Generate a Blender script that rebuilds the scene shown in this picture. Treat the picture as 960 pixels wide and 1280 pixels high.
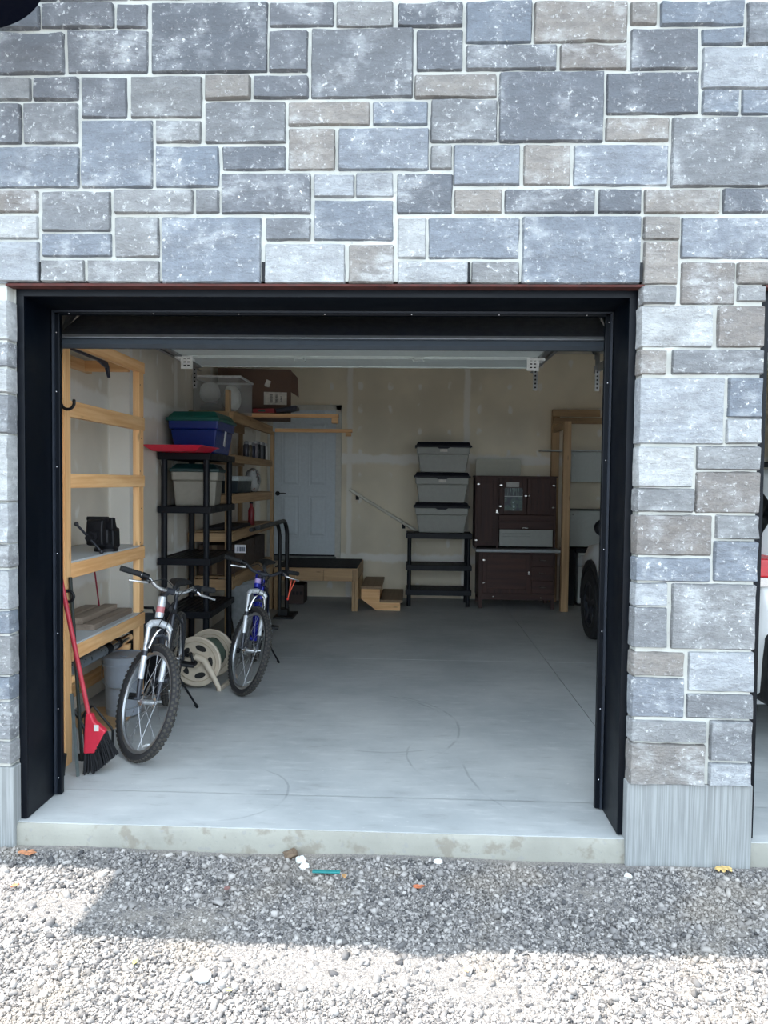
import bpy, bmesh, math, random
import numpy as np
from mathutils import Vector, Matrix, noise as mnoise

for o in list(bpy.data.objects):
    bpy.data.objects.remove(o)
scene = bpy.context.scene
col = scene.collection
PI = math.pi

# ------------------------------------------------------------------ camera
CAM_POS = (0.412, -3.398, 1.594)
YAW, PITCH, ROLL = 0.03594, -0.03910, 0.01151
cy, sy, cp, sp = math.cos(YAW), math.sin(YAW), math.cos(PITCH), math.sin(PITCH)
fwd = Vector((-sy*cp, cy*cp, sp)); right = Vector((cy, sy, 0)); up = right.cross(fwd)
cr, sr = math.cos(ROLL), math.sin(ROLL)
r2 = right*cr + up*sr
u2 = up*cr - right*sr
cd = bpy.data.cameras.new('camera')
cd.sensor_fit = 'VERTICAL'; cd.sensor_height = 36.0; cd.lens = 36.0*960/1280
cd.clip_start = 0.05; cd.clip_end = 200
cam = bpy.data.objects.new('camera', cd); col.objects.link(cam)
m = Matrix((( r2.x, u2.x, -fwd.x, CAM_POS[0]), (r2.y, u2.y, -fwd.y, CAM_POS[1]),
            (r2.z, u2.z, -fwd.z, CAM_POS[2]), (0, 0, 0, 1)))
cam.matrix_world = m
scene.camera = cam

# ------------------------------------------------------------------ sky, sun, exposure
w = bpy.data.worlds.new('sky'); scene.world = w; w.use_nodes = True
bg = w.node_tree.nodes['Background']
bg.inputs[0].default_value = (0.74, 0.87, 1.0, 1); bg.inputs[1].default_value = 1.0
sd = bpy.data.lights.new('sun', 'SUN'); sd.energy = 2.9; sd.angle = 0.0093; sd.color = (1.0, 0.955, 0.89)
sun = bpy.data.objects.new('sun', sd); col.objects.link(sun)
sun.rotation_euler = Vector((0.50, -0.03, -1.0)).to_track_quat('-Z', 'Y').to_euler()
sun.location = (-6, 2, 12)
vs = scene.view_settings
vs.view_transform = 'Standard'; vs.look = 'None'; vs.gamma = 1.0; vs.use_curve_mapping = False
vs.exposure = 2.1

# ------------------------------------------------------------------ node helpers
def srgb(r, g, b):
    f = lambda c: (c/255/12.92) if c/255 <= 0.04045 else ((c/255+0.055)/1.055)**2.4
    return (f(r), f(g), f(b), 1)

class NT:
    def __init__(s, name):
        s.m = bpy.data.materials.new(name); s.m.use_nodes = True
        s.t = s.m.node_tree; s.b = s.t.nodes['Principled BSDF']
    def n(s, typ, **kw):
        x = s.t.nodes.new(typ)
        for k, v in kw.items(): setattr(x, k, v)
        return x
    def link(s, a, b): s.t.links.new(a, b)
    def put(s, sock, v):
        if isinstance(v, bpy.types.NodeSocket): s.link(v, sock)
        elif v is not None: sock.default_value = v
    def math(s, op, a, b=None, c=None):
        x = s.n('ShaderNodeMath', operation=op)
        s.put(x.inputs[0], a); s.put(x.inputs[1], b); s.put(x.inputs[2], c)
        return x.outputs[0]
    def smooth(s, v, lo, hi, a=0.0, b=1.0):
        x = s.n('ShaderNodeMapRange', interpolation_type='SMOOTHSTEP')
        s.put(x.inputs[0], v); x.inputs[1].default_value = lo; x.inputs[2].default_value = hi
        x.inputs[3].default_value = a; x.inputs[4].default_value = b
        return x.outputs[0]
    def mix(s, f, a, b, typ='MIX'):
        x = s.n('ShaderNodeMix', data_type='RGBA', blend_type=typ)
        s.put(x.inputs[0], f); s.put(x.inputs[6], a); s.put(x.inputs[7], b)
        return x.outputs[2]
    def noise(s, vec, scale, detail=3, rough=.5):
        x = s.n('ShaderNodeTexNoise'); s.put(x.inputs['Vector'], vec)
        x.inputs['Scale'].default_value = scale; x.inputs['Detail'].default_value = detail
        x.inputs['Roughness'].default_value = rough
        return x.outputs[0]
    def obj(s): return s.n('ShaderNodeTexCoord').outputs['Object']
    def pos(s): return s.n('ShaderNodeNewGeometry').outputs['Position']
    def rnd(s): return s.n('ShaderNodeObjectInfo').outputs['Random']
    def map(s, vec, scale=(1, 1, 1), loc=(0, 0, 0)):
        x = s.n('ShaderNodeMapping'); s.put(x.inputs[0], vec)
        x.inputs['Scale'].default_value = scale; s.put(x.inputs['Location'], loc)
        return x.outputs[0]
    def sep(s, vec):
        x = s.n('ShaderNodeSeparateXYZ'); s.put(x.inputs[0], vec); return x.outputs
    def bump(s, h, strength, dist=0.01):
        x = s.n('ShaderNodeBump'); s.put(x.inputs['Height'], h)
        x.inputs['Strength'].default_value = strength; x.inputs['Distance'].default_value = dist
        s.link(x.outputs[0], s.b.inputs['Normal'])
    def set(s, color=None, rough=None, metal=None, **kw):
        s.put(s.b.inputs['Base Color'], color); s.put(s.b.inputs['Roughness'], rough); s.put(s.b.inputs['Metallic'], metal)
        for k, v in kw.items(): s.put(s.b.inputs[k], v)

MATS = {}
def pm(name, c, rough=0.5, metal=0.0, var=0.12, scale=25, bump=0.0, **kw):
    """plain material with mottled colour, shared by name"""
    if name in MATS: return MATS[name]
    t = NT(name); c = srgb(*c)
    n = t.noise(t.obj(), scale, 4)
    dark = tuple(x*(1-var) for x in c[:3])+(1,); lite = tuple(min(1, x*(1+var)) for x in c[:3])+(1,)
    t.set(t.mix(t.smooth(n, .3, .7), dark, lite), t.smooth(n, .25, .75, rough*0.85, min(1, rough*1.15)), metal, **kw)
    if bump: t.bump(t.noise(t.obj(), scale*3, 3), bump, .004)
    MATS[name] = t.m
    return t.m

def wood(name, c1, c2, axis, fine=1.0):
    """sawn lumber: stretched grain along an axis, knots, a tint per piece"""
    key = name+axis
    if key in MATS: return MATS[key]
    t = NT(key)
    k = {'x': (1.2, 26, 26), 'y': (26, 1.2, 26), 'z': (26, 26, 1.2)}[axis]
    r = t.rnd()
    off = t.n('ShaderNodeCombineXYZ'); 
    for i in range(3): t.link(t.math('MULTIPLY', r, 13.0+7*i), off.inputs[i])
    v = t.map(t.pos(), tuple(x*fine for x in k), off.outputs[0])
    g = t.noise(v, 1.0, 5, .6)
    ks = {'x': (4, 14, 14), 'y': (14, 4, 14), 'z': (14, 14, 4)}[axis]
    vo = t.n('ShaderNodeTexVoronoi'); t.link(t.map(t.pos(), ks, off.outputs[0]), vo.inputs['Vector']); vo.inputs['Scale'].default_value = .9
    knot = t.smooth(vo.outputs['Distance'], .04, .16, 1, 0)
    base = t.mix(t.smooth(g, .3, .7), srgb(*c1), srgb(*c2))
    base = t.mix(t.math('MULTIPLY', knot, .55), base, tuple(x*.35 for x in srgb(*c1)[:3])+(1,))
    hs = t.n('ShaderNodeHueSaturation'); t.link(base, hs.inputs['Color'])
    t.link(t.math('MULTIPLY_ADD', r, .3, .85), hs.inputs['Value'])
    t.set(hs.outputs[0], .62, 0.0); t.bump(g, .12, .003)
    MATS[key] = t.m
    return t.m

# ------------------------------------------------------------------ mesh helpers
LOC = {}
class MB:
    def __init__(s): s.v = []; s.f = []
    def add(s, vs, fs):
        o = len(s.v); s.v += [Vector(p) for p in vs]; s.f += [tuple(i+o for i in f) for f in fs]; return s
    def box(s, x0, x1, y0, y1, z0, z1):
        return s.add([(x0,y0,z0),(x1,y0,z0),(x1,y1,z0),(x0,y1,z0),(x0,y0,z1),(x1,y0,z1),(x1,y1,z1),(x0,y1,z1)],
                     [(0,3,2,1),(4,5,6,7),(0,1,5,4),(1,2,6,5),(2,3,7,6),(3,0,4,7)])
    def taper(s, b, t, z0, z1):
        """b,t = (x0,x1,y0,y1) at the bottom and top"""
        q = lambda r, z: [(r[0],r[2],z),(r[1],r[2],z),(r[1],r[3],z),(r[0],r[3],z)]
        return s.add(q(b, z0)+q(t, z1), [(0,3,2,1),(4,5,6,7),(0,1,5,4),(1,2,6,5),(2,3,7,6),(3,0,4,7)])
    def beam(s, p0, p1, wd, ht, upv=(0,0,1)):
        p0, p1 = Vector(p0), Vector(p1); d = (p1-p0).normalized(); u = Vector(upv)
        a = d.cross(u).normalized()*wd/2; b = a.cross(d).normalized()*ht/2
        r = [p0-a-b, p0+a-b, p0+a+b, p0-a+b, p1-a-b, p1+a-b, p1+a+b, p1-a+b]
        return s.add(r, [(0,1,2,3),(7,6,5,4),(0,4,5,1),(1,5,6,2),(2,6,7,3),(3,7,4,0)])
    def tube(s, pts, r, n=10, closed=False, cap=True):
        pts = [Vector(p) for p in pts]; N = len(pts); rs = r if isinstance(r, (list, tuple)) else [r]*N
        base = len(s.v); prev = None
        for i, p in enumerate(pts):
            if closed: d = pts[(i+1) % N]-pts[i-1]
            else: d = pts[min(i+1, N-1)]-pts[max(i-1, 0)]
            d.normalize()
            if prev is None:
                a = Vector((0,0,1)) if abs(d.z) < .9 else Vector((1,0,0))
                a = (a-d*a.dot(d)).normalized()
            else: a = (prev-d*prev.dot(d)).normalized()
            prev = a; b = d.cross(a)
            for k in range(n):
                t = 2*PI*k/n; s.v.append(p+(a*math.cos(t)+b*math.sin(t))*rs[i])
        for i in range(N if closed else N-1):
            j = (i+1) % N
            for k in range(n):
                k2 = (k+1) % n
                s.f.append((base+i*n+k, base+i*n+k2, base+j*n+k2, base+j*n+k))
        if cap and not closed:
            s.f.append(tuple(base+k for k in reversed(range(n)))); s.f.append(tuple(base+(N-1)*n+k for k in range(n)))
        return s
    def cyl(s, p0, p1, r, r1=None, n=14): return s.tube([p0, p1], [r, r if r1 is None else r1], n)
    def lathe(s, org, axis, prof, n=28, cap=True):
        """profile of (radius, height along axis)"""
        ax = Vector(axis).normalized(); a = Vector((1,0,0)) if abs(ax.x) < .9 else Vector((0,1,0))
        a = (a-ax*a.dot(ax)).normalized(); b = ax.cross(a); o = Vector(org); base = len(s.v)
        for r, h in prof:
            for k in range(n):
                t = 2*PI*k/n; s.v.append(o+ax*h+(a*math.cos(t)+b*math.sin(t))*r)
        for i in range(len(prof)-1):
            for k in range(n):
                k2 = (k+1) % n; s.f.append((base+i*n+k, base+i*n+k2, base+(i+1)*n+k2, base+(i+1)*n+k))
        if cap:
            s.f.append(tuple(base+k for k in reversed(range(n))))
            s.f.append(tuple(base+(len(prof)-1)*n+k for k in range(n)))
        return s
    def ring(s, org, axis, prof, n=36):
        """closed ring: profile loop of (radius, height)"""
        return s.lathe(org, axis, list(prof)+[prof[0]], n, cap=False)
    def prism(s, poly, plane, a, b):
        """poly in plane 'xz','yz','xy' pushed from a to b along the third axis"""
        def P(u, v, t): return {'xz': (u, t, v), 'yz': (t, u, v), 'xy': (u, v, t)}[plane]
        n = len(poly)
        vs_ = [P(u, v, a) for u, v in poly]+[P(u, v, b) for u, v in poly]
        fs = [tuple(range(n)), tuple(range(2*n-1, n-1, -1))]+[(i, i+n, (i+1) % n+n, (i+1) % n) for i in range(n)]
        return s.add(vs_, fs)
    def ball(s, c, rx, ry=None, rz=None, nu=16, nv=10):
        ry = rx if ry is None else ry; rz = rx if rz is None else rz; c = Vector(c); base = len(s.v)
        s.v.append(c+Vector((0,0,-rz)))
        for i in range(1, nv):
            t = -PI/2+PI*i/nv
            for k in range(nu):
                q = 2*PI*k/nu; s.v.append(c+Vector((rx*math.cos(t)*math.cos(q), ry*math.cos(t)*math.sin(q), rz*math.sin(t))))
        s.v.append(c+Vector((0,0,rz))); top = len(s.v)-1
        for k in range(nu):
            k2 = (k+1) % nu; s.f.append((base, base+1+k2, base+1+k))
            s.f.append((top, base+1+(nv-2)*nu+k, base+1+(nv-2)*nu+k2))
            for i in range(nv-2):
                a = base+1+i*nu; s.f.append((a+k, a+k2, a+nu+k2, a+nu+k))
        return s
    def xf(s, M):
        s.v = [M @ p for p in s.v]; return s
    def build(s, name, mat, parent=None, smooth=False, bevel=0.0, local=False, seg=2):
        off = Vector((0,0,0)) if (local or parent is None) else LOC.get(parent.name, Vector((0,0,0)))
        me = bpy.data.meshes.new(name)
        me.from_pydata([tuple(p-off) for p in s.v], [], s.f)
        bm = bmesh.new(); bm.from_mesh(me); bmesh.ops.recalc_face_normals(bm, faces=bm.faces); bm.to_mesh(me); bm.free()
        o = bpy.data.objects.new(name, me); col.objects.link(o)
        if mat: me.materials.append(mat)
        if smooth:
            for p in me.polygons: p.use_smooth = True
            try: me.set_sharp_from_angle(angle=math.radians(38))
            except Exception: pass
        if bevel:
            md = o.modifiers.new('bevel', 'BEVEL'); md.width = bevel; md.segments = seg; md.limit_method = 'ANGLE'; md.angle_limit = math.radians(40)
        if parent is not None:
            o.parent = parent; LOC[o.name] = off
        else: LOC[o.name] = Vector((0,0,0))
        return o

def B(*a): return MB().box(*a)
def tag(o, label=None, cat=None, group=None, kind=None):
    if label: o['label'] = label
    if cat: o['category'] = cat
    if group: o['group'] = group
    if kind: o['kind'] = kind
    return o
def thing(name, label, cat, loc, group=None, rot=None):
    o = bpy.data.objects.new(name, None); col.objects.link(o); o.location = loc; o.empty_display_size = .1
    if rot: o.rotation_euler = rot
    LOC[o.name] = Vector(loc)
    return tag(o, label, cat, group)
def copy_tree(o, parent=None):
    c = o.copy(); col.objects.link(c)
    if parent is not None: c.parent = parent
    for ch in list(o.children): copy_tree(ch, c)
    LOC[c.name] = LOC.get(o.name, Vector((0,0,0)))
    return c
def share(o, parent, M):
    """another piece with the same mesh"""
    c = o.copy(); col.objects.link(c); c.parent = parent; c.matrix_local = M; return c
def rrect(x0, x1, z0, z1, r, n=4):
    pts = []
    for cx, cz, a0 in ((x1-r, z1-r, 0), (x0+r, z1-r, PI/2), (x0+r, z0+r, PI), (x1-r, z0+r, 3*PI/2)):
        for i in range(n+1):
            a = a0+PI/2*i/n; pts.append((cx+r*math.cos(a), cz+r*math.sin(a)))
    return pts

# ------------------------------------------------------------------ materials
def mat_stone():
    t = NT('cut_stone'); o = t.n('ShaderNodeObjectInfo'); base = o.outputs['Color']
    p = t.pos()
    n1 = t.noise(p, 5, 5, .6); n2 = t.noise(p, 46, 6, .7); n3 = t.noise(t.map(p, (1, 1, 2.4)), 10, 7, .7); n4 = t.noise(t.map(p, (1, 1, 1.7)), 120, 3, .6)
    c = t.mix(t.smooth(n3, .34, .66), t.mix(.38, base, (.10, .105, .12, 1)), base)
    c = t.mix(t.math('MULTIPLY', t.smooth(n1, .46, .70), t.smooth(n3, .38, .62, .10, .65)), c, (.60, .63, .66, 1))
    # chalky bloom and white flecks
    c = t.mix(t.math('MULTIPLY', t.smooth(n2, .565, .68), t.smooth(n1, .36, .60, .18, .95)), c, (.78, .80, .82, 1))
    c = t.mix(t.math('MULTIPLY', t.smooth(n4, .40, .28), .45), c, (.10, .10, .11, 1))
    c = t.mix(1.0, c, (.98, .97, .95, 1), 'MULTIPLY')
    t.set(c, .92, 0.0)
    h = t.math('ADD', t.math('MULTIPLY', n2, .6), t.math('ADD', t.math('MULTIPLY', n3, 1.2), t.math('MULTIPLY', n4, .2)))
    t.bump(h, .9, .022)
    return t.m
def mat_concrete(name, c, var=.1, brushed=False, stains=False):
    t = NT(name); p = t.pos(); n1 = t.noise(p, 2.2, 6, .6); n2 = t.noise(p, 60, 4, .7)
    c = srgb(*c)
    col_ = t.mix(t.smooth(n1, .3, .7), tuple(x*(1-var) for x in c[:3])+(1,), tuple(min(1, x*(1+var)) for x in c[:3])+(1,))
    col_ = t.mix(t.math('MULTIPLY', t.smooth(n2, .60, .72), .5), col_, (.20, .20, .20, 1))
    if stains:
        n3 = t.noise(p, 9, 4, .6)
        col_ = t.mix(t.math('MULTIPLY', t.smooth(n3, .55, .66), .6), col_, srgb(118, 110, 98))
        col_ = t.mix(t.math('MULTIPLY', t.smooth(t.noise(p, 26, 3), .63, .68), .6), col_, (.25, .25, .24, 1))
    h = n2
    if brushed:
        g = t.noise(t.map(p, (120, 120, 1.6)), 1.0, 4, .65)
        col_ = t.mix(t.smooth(g, .40, .62, .0, .8), col_, tuple(min(1, x*1.55) for x in c[:3])+(1,))
        h = g
    t.set(col_, .85, 0.0); t.bump(h, .5 if brushed else .25, .006)
    return t.m
def mat_floor():
    t = NT('floor_concrete'); p = t.pos(); s = t.sep(p)
    n1 = t.noise(p, .9, 6, .6); n2 = t.noise(t.map(p, (2.0, 7.0, 2.0)), 2.2, 6, .65); n3 = t.noise(p, 40, 3)
    a, b = srgb(158, 163, 165), srgb(186, 189, 189)
    c = t.mix(t.smooth(n1, .3, .7), a, b)
    c = t.mix(t.math('MULTIPLY', t.smooth(n2, .50, .72), .38), c, srgb(204, 206, 205))
    c = t.mix(t.math('MULTIPLY', t.smooth(n2, .46, .30), .35), c, srgb(128, 131, 131))
    c = t.mix(t.math('MULTIPLY', t.smooth(n3, .70, .76), .5), c, srgb(215, 215, 212))
    # rubber scuffs left by tyres: pieces of arcs with a broken edge
    nz = t.math('MULTIPLY', t.math('SUBTRACT', t.noise(p, 5, 3), .5), .035)
    br = t.smooth(t.noise(p, 5, 3), .38, .58, .15, 1)
    tot = None
    for (cx, cyy, r, x0, x1, y0, y1, wd) in [(-.10, 1.55, .84, .30, 1.2, .95, 2.35, .007), (-.11, 1.56, .80, .2, 1.2, 1.85, 2.45, .006),
                                             (1.9, .95, 1.18, .5, .95, .15, .95, .006), (.25, 1.75, .68, .05, .6, .6, 1.25, .006),
                                             (.95, 1.05, .55, .30, .62, .45, 1.25, .005), (-.55, .45, .35, -.7, -.1, .05, .8, .005)]:
        dx = t.math('SUBTRACT', s[0], cx); dy = t.math('SUBTRACT', s[1], cyy)
        d = t.math('SQRT', t.math('ADD', t.math('MULTIPLY', dx, dx), t.math('MULTIPLY', dy, dy)))
        d = t.math('ABSOLUTE', t.math('SUBTRACT', t.math('ADD', d, nz), r))
        m_ = t.smooth(d, wd*.5, wd*1.6, 1, 0)
        for sock, lo, hi in ((s[0], x0, x1), (s[1], y0, y1)):
            m_ = t.math('MULTIPLY', m_, t.smooth(sock, lo, lo+.12)); m_ = t.math('MULTIPLY', m_, t.smooth(sock, hi-.12, hi, 1, 0))
        tot = m_ if tot is None else t.math('MAXIMUM', tot, m_)
    c = t.mix(t.math('MULTIPLY', t.math('MULTIPLY', tot, br), .27), c, srgb(62, 66, 68))
    t.set(c, t.smooth(n2, .3, .7, .50, .68), 0.0); t.bump(n2, .05, .004)
    return t.m
def mat_drywall(name, axis, zb, vb, dz=.305, dh=.406, c=(226, 217, 201), ph=0.0):
    """taped, unpainted board: filled joints at heights zb and positions vb, filled screw heads on a grid"""
    t = NT(name); p = t.pos(); s = t.sep(p); h = s[0] if axis == 'x' else s[1]; z = s[2]
    big = t.noise(p, 1.3, 3); wob = t.math('MULTIPLY', t.math('SUBTRACT', t.noise(p, 4.5, 4, .6), .5), .14)
    tot = None
    def mx(a): 
        nonlocal tot
        tot = a if tot is None else t.math('MAXIMUM', tot, a)
    for zc, hw in zb:
        d = t.math('ABSOLUTE', t.math('SUBTRACT', t.math('ADD', z, wob), zc)); mx(t.smooth(d, hw-.03, hw+.02, 1, 0))
    for vc, hw in vb:
        d = t.math('ABSOLUTE', t.math('SUBTRACT', t.math('ADD', h, t.math('MULTIPLY', wob, .4)), vc)); mx(t.smooth(d, hw-.02, hw+.012, .85, 0))
    fx = t.math('MULTIPLY', t.math('SUBTRACT', t.math('FRACT', t.math('DIVIDE', t.math('ADD', h, ph), dh)), .5), dh)
    fz = t.math('MULTIPLY', t.math('SUBTRACT', t.math('FRACT', t.math('DIVIDE', z, dz)), .5), dz*.55)
    w2 = t.math('MULTIPLY', t.math('SUBTRACT', t.noise(p, 9, 3), .5), .07)
    d = t.math('ADD', t.math('SQRT', t.math('ADD', t.math('MULTIPLY', fx, fx), t.math('MULTIPLY', fz, fz))), w2)
    mx(t.math('MULTIPLY', t.smooth(d, .018, .04, 1, 0), t.smooth(t.noise(p, 2.6, 2), .45, .53, .06, .90)))
    base = t.mix(t.smooth(big, .3, .7), srgb(*[x*.95 for x in c]), srgb(*[min(255, x*1.05) for x in c]))
    cc = t.mix(t.math('MULTIPLY', tot, .80), base, srgb(246, 243, 236))
    t.set(cc, .9, 0.0); t.bump(t.math('ADD', tot, t.math('MULTIPLY', t.noise(p, 70, 2), .1)), .08, .003)
    return t.m
def mat_black_metal():
    t = NT('black_steel'); n = t.noise(t.pos(), 6, 4)
    t.set(t.mix(t.smooth(n, .3, .7), (.0004, .0016, .0042, 1), (.0008, .0024, .0056, 1)), t.smooth(n, .3, .7, .36, .46), 0.0, **{'Specular IOR Level': .22})
    return t.m
M_STONE = mat_stone()
M_MORTAR = mat_concrete('mortar', (190, 191, 185), .06)
M_BASE = mat_concrete('brushed_concrete', (127, 130, 130), .10, brushed=True)
M_CURB = mat_concrete('curb_concrete', (146, 145, 136), .12, stains=True)
M_FLOOR = mat_floor()
M_BLACK = mat_black_metal()
M_DWL = mat_drywall('drywall_left', 'y', [(.90, .075), (2.17, .08)], [(3.55, .05), (2.42, .05), (4.8, .05), (6.0, .05), (7.1, .06)])
M_DWB = mat_drywall('drywall_back', 'x', [(.545, .065), (1.905, .07)], [(1.15, .045), (-.45, .04), (3.6, .045), (-1.72, .04)], c=(229, 218, 195), ph=.1)
M_DWC = mat_drywall('drywall_ceiling', 'x', [], [(0.2, .06), (1.4, .06), (2.6, .06)], c=(236, 234, 228))
M_WHITE = pm('white_paint', (205, 205, 200), .5, var=.04)
M_STEEL = pm('galvanised_steel', (165, 168, 170), .38, .9, var=.12)
M_CHROME = pm('chrome', (200, 202, 205), .16, 1.0, var=.05)
M_ALU = pm('brushed_aluminium', (176, 180, 184), .34, .85, var=.08)
M_BLKPL = pm('black_plastic', (9, 12, 18), .5, var=.15, **{'Specular IOR Level': .3})
M_RUBBER = pm('black_rubber', (26, 27, 29), .8, var=.2, scale=60)
M_CARD = pm('brown_cardboard', (100, 78, 66), .85, var=.08, scale=12)
W1, W2 = (216, 160, 104), (240, 196, 142)
PINE = {a: wood('pine', W1, W2, a) for a in 'xyz'}
OLDW = {a: wood('aged_pine', (158, 126, 90), (184, 152, 112), a) for a in 'xyz'}
GREYW = {a: wood('weathered_wood', (116, 102, 90), (146, 132, 118), a) for a in 'xyz'}
BROWN = {a: wood('stained_oak', (54, 32, 28), (72, 44, 36), a, .7) for a in 'xyz'}

# ================================================================== THE SETTING
rng = random.Random(4)
GZ = -0.10            # level of the gravel at the slab
OX = 1.40             # half width of the near opening
OH = 2.455            # height of the openings
BX = 3.335            # middle of the second bay

# ---- ground: gravel yard
def mat_gravel(name, tone=False):
    t = NT(name); p = t.pos()
    if tone:
        a = t.n('ShaderNodeAttribute', attribute_name='tone').outputs['Fac']
        c = t.mix(a, srgb(58, 58, 61), srgb(178, 173, 169))
        c = t.mix(t.math('MULTIPLY', t.smooth(t.noise(p, 1.7, 4, .6), .50, .68), .30), c, srgb(168, 155, 138))
        t.set(c, .9, 0.0)
    else:
        v = t.n('ShaderNodeTexVoronoi'); t.link(p, v.inputs['Vector']); v.inputs['Scale'].default_value = 170
        g = t.math('MULTIPLY_ADD', t.sep(v.outputs['Color'])[0], .6, t.math('MULTIPLY', t.noise(p, 260, 3), .4))
        c = t.mix(g, srgb(80, 79, 81), srgb(154, 149, 144))
        c = t.mix(t.math('MULTIPLY', t.smooth(t.noise(p, 1.7, 4, .6), .45, .65), .35), c, srgb(156, 146, 132))
        t.set(c, .95, 0.0); t.bump(v.outputs['Distance'], .8, .006)
    return t.m
bm = bmesh.new()
nx, ny = 90, 40
def gz(x, y):
    return GZ - .006 + .012*mnoise.noise(Vector((x*1.3, y*1.3, 0))) + .006*mnoise.noise(Vector((x*5, y*5, 3)))
xs = [-4+9*i/nx for i in range(nx+1)]; ys = [-3.0+3.1*j/ny for j in range(ny+1)]
g = [[bm.verts.new((x, y, gz(x, y))) for x in xs] for y in ys]
for j in range(ny):
    for i in range(nx): bm.faces.new((g[j][i], g[j][i+1], g[j+1][i+1], g[j+1][i]))
me = bpy.data.meshes.new('ground'); bm.to_mesh(me); bm.free(); me.materials.append(mat_gravel('gravel_bed'))
ground = bpy.data.objects.new('ground', me); col.objects.link(ground); tag(ground, 'flat grey gravel yard in front of the garage', 'ground', kind='structure')
far = MB().box(-30, 30, -40, -2.99, GZ-.3, GZ-.012).box(-30, -3.99, -3, 10, GZ-.3, GZ-.012).box(4.99, 30, -3, 10, GZ-.3, GZ-.012)
tag(far.build('ground_outer', mat_gravel('gravel_far')), 'grey gravel yard stretching away from the garage', 'ground', kind='structure')

def gravel(n, x0, x1, y0, y1, seed):
    R = np.random.default_rng(seed)
    cube = np.array([[-1,-1,-1],[1,-1,-1],[1,1,-1],[-1,1,-1],[-1,-1,1],[1,-1,1],[1,1,1],[-1,1,1]], float)*.5
    P = np.stack([R.uniform(x0, x1, n), R.uniform(y0, y1, n)], 1)
    sz = np.clip(R.lognormal(math.log(.0066), .46, n), .004, .030)
    S = np.stack([sz*R.uniform(.9, 1.7, n), sz*R.uniform(.7, 1.1, n), sz*R.uniform(.45, .8, n)], 1)
    V = cube[None]*S[:, None, :]
    V[:, 4:, :2] *= R.uniform(.35, .85, (n, 1, 1))
    V += R.uniform(-.16, .16, (n, 8, 3))*S[:, None, :]
    q = R.normal(size=(n, 4)); q[:, 0] *= 2.2; q[:, 1:3] *= .6; q /= np.linalg.norm(q, axis=1, keepdims=True)
    w_, x_, y_, z_ = q.T
    Rm = np.stack([1-2*(y_*y_+z_*z_), 2*(x_*y_-z_*w_), 2*(x_*z_+y_*w_), 2*(x_*y_+z_*w_), 1-2*(x_*x_+z_*z_), 2*(y_*z_-x_*w_),
                   2*(x_*z_-y_*w_), 2*(y_*z_+x_*w_), 1-2*(x_*x_+y_*y_)], 1).reshape(n, 3, 3)
    a = R.uniform(0, 2*PI, n); ca, sa = np.cos(a), np.sin(a); Z0 = np.zeros(n); Rz = np.stack([ca, -sa, Z0, sa, ca, Z0, Z0, Z0, Z0+1], 1).reshape(n, 3, 3)
    V = np.einsum('nij,nkj->nki', np.einsum('nij,njk->nik', Rz, Rm), V)
    gx = np.array([gz(x, y) for x, y in P])
    V[:, :, 0] += P[:, :1]; V[:, :, 1] += P[:, 1:]; dust = np.array([max(0.0, mnoise.noise(Vector((x*2.1, y*3.2, 11.0)))) for x, y in P])
    V[:, :, 2] += (gx + S[:, 2]*R.uniform(.0, .55, n) - .012*dust)[:, None]
    F = np.array([[0,3,2,1],[4,5,6,7],[0,1,5,4],[1,2,6,5],[2,3,7,6],[3,0,4,7]])[None]+(np.arange(n)*8)[:, None, None]
    me = bpy.data.meshes.new('gravel')
    me.vertices.add(n*8); me.vertices.foreach_set('co', V.reshape(-1))
    me.loops.add(n*24); me.loops.foreach_set('vertex_index', F.reshape(-1).astype(np.int32))
    me.polygons.add(n*6); me.polygons.foreach_set('loop_start', np.arange(n*6, dtype=np.int32)*4)
    at = me.attributes.new('tone', 'FLOAT', 'POINT')
    tn = np.clip(R.beta(1.6, 1.7, n), 0, 1); at.data.foreach_set('value', np.repeat(tn, 8).astype(np.float32))
    me.update(calc_edges=True); me.validate()
    return me
me = gravel(165000, -2.1, 2.9, -1.65, -.010, 7); me.materials.append(mat_gravel('crushed_stone', True))
go = bpy.data.objects.new('gravel', me); col.objects.link(go)
tag(go, 'loose crushed grey gravel chips in front of the garage', 'gravel', kind='stuff')

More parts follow.
